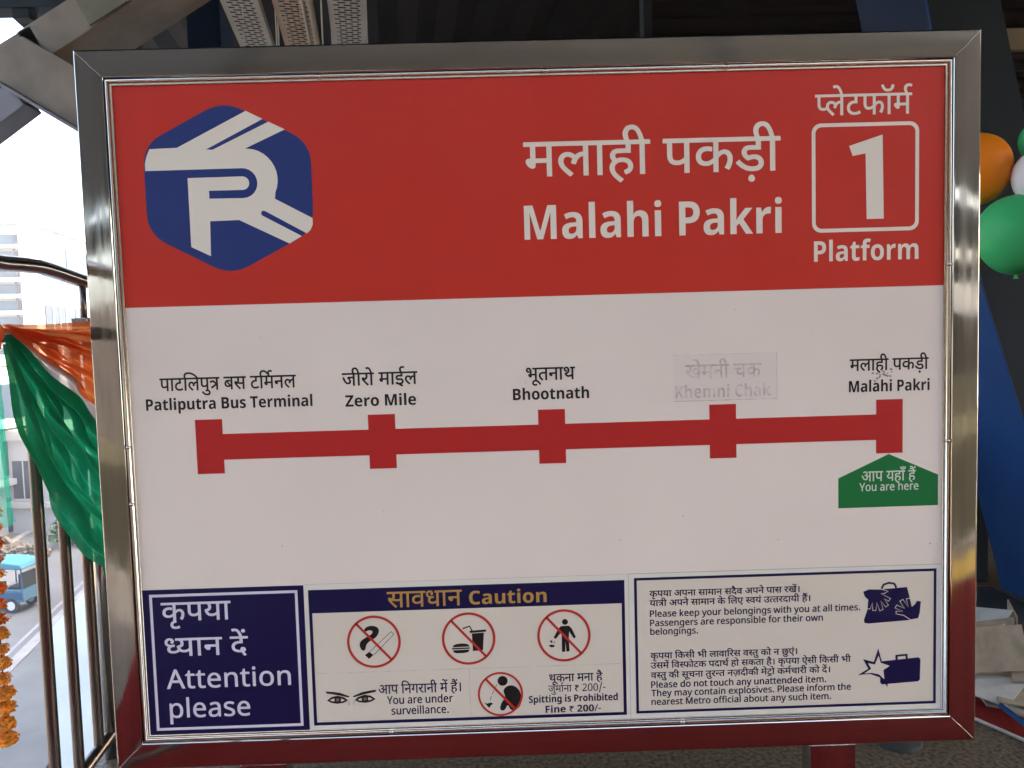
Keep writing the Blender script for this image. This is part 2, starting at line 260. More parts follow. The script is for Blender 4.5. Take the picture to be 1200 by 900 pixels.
 '649,551 545,551 545,0 465,0 465,165 q439,148 q367,118 317,118 q240,118 q141,204 141,275 q141,304 q166,355 185,371 38,369 38,441 331,441 q349,441 q385,440 389,440 382,370 350,370 q292,370 q221,321 221,274 q221,231 q279,188 317,188 q367,188 q438,231 465,260 465,551 0,551 0,622 649,622',
 '90,0 90,714 241,714 241,387 q255,408 q285,451 301,471 494,714 662,714 413,398 664,0 492,0 305,301 241,255 241,0',
 '379,-10 q269,-10 q126,81 q58,246 58,356 q58,464 q136,630 q285,724 393,724 q446,724 q553,697 602,674 553,551 q513,570 q432,598 393,598 q306,598 q214,468 214,355 q214,241 q299,116 393,116 q437,116 q524,136 575,154 575,27 q528,8 q436,-10',
 '470,218 q470,148 q379,80 312,80 q226,80 q92,208 29,356 100,382 q143,276 q243,153 305,153 q343,153 q391,188 391,227 q391,264 q350,322 318,347 q291,342 260,341 255,411 q323,413 q380,457 380,494 q380,530 q333,562 302,562 q265,562 q205,542 171,525 146,594 q172,608 q249,632 298,632 q376,632 q459,554 459,495 q459,417 392,375 q403,365 412,355 q450,350 486,350 q518,350 q568,356 594,363 594,551 521,551 521,622 1038,622 1038,551 934,551 934,0 853,0 853,551 675,551 675,0 594,0 594,290 q570,284 q524,279 498,279 q481,279 455,282 q470,252',
 '595,622 595,551 491,551 491,0 410,0 410,179 q382,161 q304,132 253,132 q163,132 q52,253 38,353 q100,366 q160,413 160,457 q160,485 q137,533 123,551 0,551 0,622/129,301 q149,252 q210,203 259,203 q309,203 q383,245 410,274 410,551 211,551 q240,499 240,445 q240,337',
 '-188,847 q-188,868 q-159,896 -139,896 q-118,896 q-89,868 -89,847 q-89,826 q-118,797 -139,797 q-159,797 q-188,826/69,863 q46,763 q-61,680 -138,680 q-210,680 q-318,769 -352,863 -283,887 q-257,817 q-189,747 -135,747 q-77,747 q-21,822 -5,889',
 '-179,615 q-206,655 q-251,692 q-294,703 -320,703 q-340,703 q-382,691 -402,682 -428,751 q-405,761 q-355,773 -326,773 q-281,773 q-211,730 -187,692 -183,694 q-203,746 q-241,803 q-285,827 -316,827 q-340,827 q-372,819 -386,813 -409,882 q-370,896 -318,896 q-264,896 q-185,845 q-122,722 -94,615/-113,816 q-113,840 q-80,874 -58,874 q-35,874 q-2,840 -2,816 q-2,792 q-35,758 -58,758 q-80,758 q-113,792',
 '238,0 238,273 0,714 98,714 283,363 469,714 566,714 328,277 328,0',
 '301,-10 q230,-10 q119,55 q55,180 55,269 q55,402 q189,546 304,546 q377,546 q488,481 q551,358 551,269 q551,136 q416,-10/303,63 q384,63 q460,174 460,269 q460,364 q384,472 302,472 q220,472 q146,364 146,269 q146,174 q221,63',
 '274,-10 q177,-10 q79,83 79,185 79,536 168,536 168,191 q168,63 287,63 q376,63 q445,163 445,257 445,536 533,536 533,0 461,0 448,71 444,71 q418,29 q326,-10',
 '215,-10 q142,-10 q46,67 46,149 q46,229 q172,316 303,320 394,323 394,355 q394,422 q336,474 283,474 q241,474 q165,449 132,433 105,499 q140,518 q236,545 288,545 q386,545 q480,459 480,365 480,0 416,0 399,76 395,76 q360,32 q283,-10/235,61 q303,61 q393,136 393,214 393,262 314,259 q214,255 q137,199 137,148 q137,103 q192,61',
 '85,0 85,536 157,536 167,438 171,438 q197,482 q279,546 335,546 q350,546 q385,543 398,540 387,459 q374,462 q343,466 329,466 q288,466 q216,421 q173,340 173,286 173,0',
 '313,-10 q237,-10 q120,52 q55,175 55,264 q55,352 q114,478 q221,546 292,546 q361,546 q460,486 q513,377 513,304 513,251 146,251 q148,160 q237,65 317,65 q368,65 q447,84 489,102 489,25 q448,7 q368,-10/148,321 421,321 q420,389 q358,474 291,474 q228,474 q155,393',
 '85,0 85,760 173,760 173,537 q173,497 168,462 174,462 q200,503 q289,545 341,545 q439,545 q537,452 537,349 537,0 450,0 450,343 q450,472 330,472 q240,472 q173,371 173,277 173,0',
 '27,-233 q2,-246 q-65,-268 -106,-268 q-181,-268 q-266,-189 -266,-126 q-266,-70 q-177,13 -89,18 -82,-48 q-140,-55 q-192,-99 -192,-132 q-192,-166 q-142,-197 -111,-197 q-79,-197 q-32,-182 2,-164',
 '482,178 q445,147 q354,103 283,103 q206,103 q111,184 111,251 q111,278 q129,328 148,348 q101,366 q42,437 42,493 q42,553 q124,632 187,632 q240,632 q311,576 311,531 q311,484 271,443 210,482 q221,492 q230,515 230,526 q230,541 q210,568 184,568 q156,568 q116,524 116,489 q116,457 q147,418 q196,400 223,397 q253,405 288,405 q299,405 q326,403 333,402 326,332 q320,333 q303,333 298,333 q248,333 q191,292 191,254 q191,213 q248,173 292,173 q345,173 q419,217 445,245',
 '413,-58 q392,-24 q354,46 342,73 q330,71 q302,68 287,68 q245,68 q160,89 q89,136 q46,215 46,272 q46,316 q77,379 102,401 q135,430 q231,456 290,456 295,456 295,551 0,551 0,622 534,622 534,551 376,551 376,385 327,385 q269,385 q198,371 173,355 q151,340 q126,294 126,262 q126,209 q205,140 287,140 q293,140 q305,140 312,141 q306,161 306,176 q306,211 q348,240 373,240 q416,240 q461,191 461,162 q461,130 q432,95 410,86 q422,62 q455,11 480,-24',
 '-169,615 q-190,694 q-231,785 q-281,823 -315,823 q-337,823 q-371,814 -385,809 -409,882 q-370,896 -318,896 q-264,896 q-185,845 q-122,722 -94,615/-113,821 q-113,845 q-80,879 -58,879 q-35,879 q-2,845 -2,821 q-2,797 q-35,763 -58,763 q-80,763 q-113,797',
 '0,0 279,717 360,717 638,0 545,0 459,221 176,221 91,0/206,301 432,301 352,517 q349,525 q335,567 q322,612 318,624 q311,593 q293,534 287,517',
 '249,-10 q207,-10 q136,19 q92,91 92,156 92,468 16,468 16,510 93,545 128,659 180,659 180,536 335,536 335,468 180,468 180,158 q180,109 q227,62 264,62 q284,62 q326,69 339,73 339,6 q325,-1 q273,-10',
 '85,0 85,536 156,536 169,463 174,463 q200,505 q292,546 343,546 q439,546 q537,453 537,349 537,0 450,0 450,343 q450,472 330,472 q241,472 q173,372 173,278 173,0',
 '130,625 q108,625 q78,653 78,681 q78,710 q108,737 130,737 q150,737 q181,710 181,681 q181,653 q150,625/85,0 85,536 173,536 173,0',
 '85,-240 85,536 157,536 169,463 173,463 q197,498 q275,546 340,546 q439,546 q560,408 560,269 q560,132 q439,-10 339,-10 q277,-10 q196,37 173,68 167,68 q169,51 q173,-1 173,-20 173,-240/326,63 q375,63 q438,117 q469,210 469,270 q469,362 q398,472 324,472 q242,472 q175,380 173,286 173,269 q173,170 q238,63',
 '85,0 85,760 173,760 173,0',
 '220,-10 q164,-10 q83,8 52,24 52,104 q84,88 q175,61 222,61 q289,61 q349,104 349,140 q349,160 q327,192 q270,224 217,244 q165,264 q91,304 q51,360 51,404 q51,472 q162,546 252,546 q301,546 q386,527 423,510 393,440 q359,454 q285,474 246,474 q192,474 q135,439 135,409 q135,387 q161,356 q222,327 273,307 q324,288 q396,248 q434,191 434,148 q434,70 q318,-10',
 '571,551 467,551 467,0 387,0 387,165 q361,147 q286,118 233,118 q179,118 q95,160 q46,235 46,286 q46,372 q161,464 255,464 q268,464 q307,461 q344,457 354,454 349,381 q330,385 q282,391 259,391 q197,391 q127,337 127,287 q127,236 q190,188 235,188 q287,188 q362,233 387,260 387,551 0,551 0,622 571,622',
 '630,551 526,551 526,0 445,0 445,150 q414,130 q341,103 283,103 q206,103 q111,184 111,251 q111,278 q129,328 148,348 q101,366 q42,437 42,493 q42,553 q124,632 187,632 q240,632 q311,576 311,531 q311,484 271,443 210,482 q221,492 q230,515 230,526 q230,541 q210,568 184,568 q156,568 q116,524 116,489 q116,457 q147,418 q196,400 223,397 q253,405 288,405 q299,405 q326,403 333,402 326,332 q320,333 q303,333 298,333 q248,333 q191,292 191,254 q191,213 q248,173 292,173 q345,173 q419,216 445,245 445,551 383,551 383,622 630,622',
 '89,551 0,551 0,622 80,622 q68,644 q53,694 53,724 q53,802 q169,896 266,896 q407,896 q625,743 704,615 620,615 q467,824 283,824 q213,824 q134,765 134,714 q134,684 q153,639 165,622 273,622 273,551 170,551 170,0 89,0',
 '208,551 208,234 q208,208 q183,178 160,178 q134,178 q79,220 q41,280 41,308 q41,331 q68,359 102,359 127,359 127,551 0,551 0,622 578,622 578,551 474,551 474,0 393,0 393,551',
 '194,622 275,622 275,0 194,0',
 '275,-10 q175,-10 q55,129 55,267 q55,405 q176,546 276,546 q338,546 q417,500 442,467 448,467 q447,480 q442,531 442,546 442,760 530,760 530,0 459,0 446,72 442,72 q418,38 q338,-10/289,63 q374,63 q443,156 443,250 443,266 q443,366 q377,473 288,473 q217,473 q146,360 146,265 q146,169 q217,63',
 '203,0 0,536 94,536 208,220 q216,198 q234,144 q248,95 251,78 255,78 q259,95 q274,145 q293,199 300,220 414,536 508,536 304,0',
 '300,-10 q229,-10 q118,48 q55,170 55,265 q55,364 q121,488 q234,546 306,546 q347,546 q423,529 447,517 420,444 q396,453 q332,469 304,469 q146,469 146,266 q146,169 q223,66 299,66 q343,66 q410,84 438,97 438,19 q411,5 q346,-10',
 '133,-14 q108,-14 q72,18 72,54 q72,91 q108,121 133,121 q159,121 q196,91 196,54 q196,18 q159,-14',
 '-179,615 q-206,655 q-251,692 q-294,703 -320,703 q-340,703 q-382,691 -402,682 -428,751 q-405,761 q-355,773 -326,773 q-281,773 q-211,730 -187,692 -183,694 q-203,746 q-241,803 q-285,827 -316,827 q-340,827 q-372,819 -386,813 -409,882 q-370,896 -318,896 q-264,896 q-185,845 q-122,722 -94,615',
 '72,474 268,474 q260,510 235,529 q219,541 q176,551 138,551 72,551 72,622 494,622 494,551 306,551 q323,539 q345,499 350,474 494,474 494,402 351,402 q342,339 q258,260 174,248 385,0 283,0 72,247 82,318 126,318 q175,318 q225,333 241,348 q262,368 269,402 72,402',
 '48,0 48,73 235,262 q289,316 q363,400 q401,481 401,529 q401,588 q331,649 275,649 q223,649 q144,613 103,581 56,640 q98,675 q207,724 275,724 q375,724 q491,623 491,534 q491,478 q445,381 q363,285 308,231 159,84 159,80 520,80 520,0',
 '285,-10 q164,-10 q49,185 49,358 q49,474 q96,638 q200,725 285,725 q405,725 q523,532 523,358 q523,243 q475,78 q371,-10/285,65 q365,65 q434,210 434,358 q434,504 q365,650 285,650 q204,650 q137,504 137,358 q137,211 q204,65',
 '305,833 387,833 125,-166 42,-166',
 '49,338 291,338 291,256 49,256',
 '248,-10 q135,-10 46,33 46,174 q97,152 q206,115 260,115 q316,115 q363,158 363,191 q363,231 q283,281 224,308 q199,319 q141,352 q88,402 q54,472 54,521 q54,617 q184,724 296,724 q352,724 q453,698 508,674 459,556 q410,576 q332,598 291,598 q248,598 q202,558 202,526 q202,488 q270,444 337,412 q392,387 q469,330 q511,254 511,198 q511,103 q374,-10',
 '282,-240 q224,-240 q125,-226 78,-208 78,-89 q179,-131 291,-131 q406,-131 406,-7 406,4 q406,21 q409,57 410,71 406,71 q378,28 q300,-10 251,-10 q154,-10 q45,139 45,272 q45,406 q157,556 255,556 q356,556 413,476 417,476 429,546 555,546 555,-1 q555,-118 q417,-240/304,107 q361,107 q416,172 416,253 416,271 q416,359 q362,435 302,435 q197,435 197,270 q197,107',
 '378,-10 q318,-10 q249,33 227,60 217,60 192,0 78,0 78,760 227,760 227,583 q227,552 q223,492 221,475 227,475 q249,509 q323,556 382,556 q474,556 q588,413 588,274 q588,134 q472,-10/336,111 q382,111 q436,196 436,276 q436,356 q381,437 334,437 q276,437 q229,365 227,291 227,275 q227,196 q274,111',
 '251,-10 q160,-10 q45,133 45,272 q45,412 q161,556 255,556 q314,556 q390,510 412,476 417,476 q414,492 q406,553 406,585 406,760 555,760 555,0 441,0 412,71 406,71 q384,37 q310,-10/303,109 q365,109 q415,182 416,255 416,271 q416,351 q367,435 301,435 q252,435 q196,350 196,270 q196,190 q252,109',
 '90,0 90,714 499,714 499,590 239,590 239,406 481,406 481,282 239,282 239,0',
 '40,0 40,105 219,286 q274,341 q339,416 q369,478 369,513 q369,556 q322,598 282,598 q241,598 q163,560 120,525 38,622 q69,649 q138,695 q229,724 293,724 q363,724 q464,673 q519,586 519,531 q519,472 q472,375 q383,279 320,220 228,134 228,127 539,127 539,0',
 '285,-10 q156,-10 q36,185 36,357 q36,473 q84,637 q194,725 285,725 q413,725 q535,531 535,357 q535,242 q486,78 q377,-10/285,112 q341,112 q385,234 385,357 q385,479 q341,603 285,603 q228,603 q186,479 186,357 q186,235 q228,112',
 '10,0 276,714 362,714 96,0',
 '40,229 40,307 282,307 282,229',
 '470,218 q470,148 q379,80 312,80 q226,80 q92,208 29,356 100,382 q143,276 q243,153 305,153 q343,153 q391,188 391,227 q391,264 q350,322 318,347 q291,342 260,341 255,411 q323,413 q380,457 380,494 q380,530 q333,562 302,562 q265,562 q205,542 171,525 146,594 q172,608 q249,632 298,632 q376,632 q459,554 459,495 q459,417 392,375 q403,365 412,355 q450,350 486,350 q518,350 q568,356 594,363 594,551 521,551 521,622 779,622 779,551 675,551 675,0 594,0 594,290 q570,284 q524,279 498,279 q481,279 455,282 q470,252',
 '568,551 474,551 474,380 q474,329 q459,269 441,246 q404,198 323,192 307,266 q329,270 q360,281 370,292 q382,304 q393,339 393,380 393,551 160,551 160,353 q160,307 q166,249 q186,211 q226,180 260,160 370,98 q433,62 q486,-3 486,-53 q486,-93 q453,-164 439,-184 367,-142 q380,-122 q403,-77 403,-55 q403,-36 q387,-7 q339,28 290,56 203,106 q164,129 q109,178 95,212 q79,248 79,316 79,551 0,551 0,622 568,622',
 '369,322 q400,322 q450,327 478,332 486,260 q461,255 q409,251 380,251 q338,251 q245,266 212,277 q192,264 167,253 q208,201 q319,91 380,42 326,-12 q270,37 q171,137 q95,225 73,256 q51,287 q40,323 40,340 q40,359 q70,393 104,393 q129,393 q166,370 181,350 q202,369 q217,428 217,458 q217,488 q208,536 201,551 0,551 0,622 403,622 403,551 281,551 q288,534 q298,488 298,458 q298,416 q279,354 262,333 q314,322',
 '-185,772 q-185,796 q-152,830 -130,830 q-107,830 q-75,796 -75,772 q-75,748 q-107,714 -130,714 q-152,714 q-185,748',
 '0,622 563,622 563,551 453,551 q485,512 485,464 q485,374 406,328 q442,296 q499,211 499,152 q499,102 q454,34 q376,0 328,0 q271,0 q168,61 q73,199 29,313 100,338 q128,260 q195,141 q274,74 320,74 q361,74 q414,111 414,160 q414,201 q369,270 329,301 q299,295 264,294 259,364 q333,366 q404,414 404,463 q404,493 q374,538 351,551 0,551',
 '0,622 363,622 363,551 0,551/45,242 q45,277 q72,333 93,351 q122,376 q204,399 272,399 380,399 380,328 291,328 q230,328 q169,316 150,299 q126,280 126,237 q126,188 q200,97 271,40 217,-12 q171,28 q92,108 q45,194',
 '97,0 97,714 286,714 q426,714 q554,604 554,504 q554,445 q501,342 q376,278 269,278 187,278 187,0/187,355 259,355 q361,355 q461,421 461,500 q461,569 q373,637 278,637 187,637',
 '85,0 85,760 172,760 172,363 q172,347 q170,301 168,276 172,276 q178,284 q202,314 q227,345 236,355 407,536 510,536 293,307 525,0 419,0 233,250 172,197 172,0',
 '84,-240 q60,-240 q24,-235 11,-232 11,-162 q22,-164 q53,-168 70,-168 q116,-168 q173,-116 189,-73 217,-2 1,536 95,536 211,231 q226,191 q250,118 256,85 260,85 q266,110 q292,191 306,232 415,536 510,536 279,-74 q251,-150 q162,-240',
 '339,-10 q276,-10 q196,36 173,68 166,68 148,0 85,0 85,760 173,760 173,575 q173,541 q170,482 168,465 173,465 q196,499 q276,545 339,545 q439,545 q560,406 560,268 q560,130 q438,-10/326,63 q398,63 q469,169 469,269 q469,472 324,472 q239,472 q173,374 173,271 173,267 q173,168 q238,63',
 '290,-240 q172,-240 97,-206 97,-125 q176,-167 295,-167 q364,-167 q443,-86 443,-16 443,5 q443,17 q445,62 446,71 442,71 q388,-10 276,-10 q172,-10 q55,136 55,267 q55,395 q172,546 275,546 q328,546 q413,506 443,465 448,465 460,536 530,536 530,-9 q530,-124 q413,-240/289,62 q370,62 q444,149 444,246 444,267 q444,377 q368,472 287,472 q220,472 q146,365 146,266 q146,167 q219,62',
 '158,1 11,537 102,537 176,251 q187,208 q207,120 211,91 215,91 q219,108 q230,158 q244,213 251,235 346,537 442,537 534,235 q545,201 q566,121 570,92 574,92 q577,117 q598,205 610,251 685,537 775,537 626,1 523,1 431,303 q418,344 q399,423 394,445 390,445 q386,423 q368,344 354,302 258,1',
 '85,0 85,536 156,536 169,463 174,463 q199,505 q284,546 332,546 q458,546 496,456 501,456 q528,502 q621,546 673,546 q764,546 q854,453 854,349 854,0 767,0 767,345 q767,472 658,472 q580,472 q513,382 513,296 513,0 426,0 426,345 q426,472 316,472 q235,472 q173,372 173,278 173,0',
 '109,0 109,468 15,468 15,509 109,539 109,570 q109,674 q201,765 283,765 q315,765 q368,754 387,747 364,678 q348,683 q306,693 284,693 q240,693 q197,634 197,571 197,536 332,536 332,468 197,468 197,0',
 '89,551 0,551 0,622 82,622 q68,647 q53,701 53,731 q53,805 q158,896 249,896 q374,896 q554,750 621,615 540,615 q479,721 q342,825 262,825 q202,825 q134,768 134,720 q134,690 q152,642 165,622 273,622 273,551 170,551 170,0 89,0',
 '296,70 q373,70 q499,133 q574,241 574,310 q574,357 q528,419 487,419 q453,419 q424,383 424,358 q424,326 q477,275 535,261 502,198 q421,221 q347,304 347,356 q347,404 q402,472 455,481 455,551 0,551 0,622 715,622 715,551 535,551 535,477 q586,464 q653,380 653,308 q653,250 q603,140 q510,52 q378,0 296,0 q199,0 q101,83 101,147 q101,168 q116,213 132,231 q90,251 q43,316 43,359 q43,419 q133,483 206,483 q223,483 q275,478 288,473 282,404 q268,408 q233,415 212,415 q124,415 124,350 q124,321 q168,289 202,281 q231,290 266,290 q277,290 q301,288 308,287 302,217 q296,218 q281,218 276,218 q182,218 182,148 q182,108 q244,70',
 '568,551 474,551 474,380 q474,329 q459,269 441,246 q404,198 323,192 307,266 q329,270 q360,281 370,292 q382,304 q393,339 393,380 393,551 160,551 160,353 q160,307 q166,249 q186,211 q226,180 260,160 370,98 q433,62 q486,-3 486,-53 q486,-93 q453,-164 439,-184 367,-142 q380,-122 q403,-77 403,-55 q403,-36 q387,-7 q339,28 290,56 203,106 q164,129 q109,178 95,212 q79,248 79,316 79,551 0,551 0,622 568,622/394,615 q373,694 q332,785 q282,823 248,823 q226,823 q192,814 178,809 154,882 q193,896 245,896 q299,896 q378,845 q441,722 469,615',
 '0,622 373,622 373,551 0,551/204,298 204,244 q204,216 q176,188 153,188 q129,188 q75,230 q37,290 37,318 q37,341 q64,369 98,369 385,369 385,298',
 '653,551 653,0 572,0 572,370 435,370 q394,370 378,373 q414,343 q458,263 458,218 q458,172 q417,110 q350,80 310,80 q257,80 q161,141 q73,282 31,401 102,426 q148,292 q248,153 306,153 q338,153 q379,187 379,227 q379,271 q318,349 273,377 302,441 572,441 572,551 0,551 0,622 757,622 757,551/223,-55 q223,-31 q256,3 278,3 q301,3 q333,-31 333,-55 q333,-80 q301,-113 278,-113 q256,-113 q223,-80',
 '519,551 371,551 371,349 316,349 q268,349 q204,333 181,318 q126,280 126,215 q126,167 q170,104 q241,74 283,74 q337,74 q413,99 455,121 482,47 q438,27 q339,0 286,0 q217,0 q108,52 q46,150 46,220 q46,285 q114,374 q225,420 288,420 290,420 290,551 0,551 0,622 519,622/31,-165 279,-12 319,-12 465,-192 406,-230 289,-85 78,-230',
 '233,0 233,635 10,635 10,714 545,714 545,635 323,635 323,0',
 '18,0 212,274 27,536 127,536 265,334 402,536 501,536 316,274 511,0 411,0 265,214 117,0',
 '97,0 97,714 230,714 450,129 454,129 678,714 810,714 810,0 721,0 721,439 q721,491 q726,593 728,625 724,625 486,0 412,0 177,626 173,626 q176,595 q180,490 180,433 180,0',
]
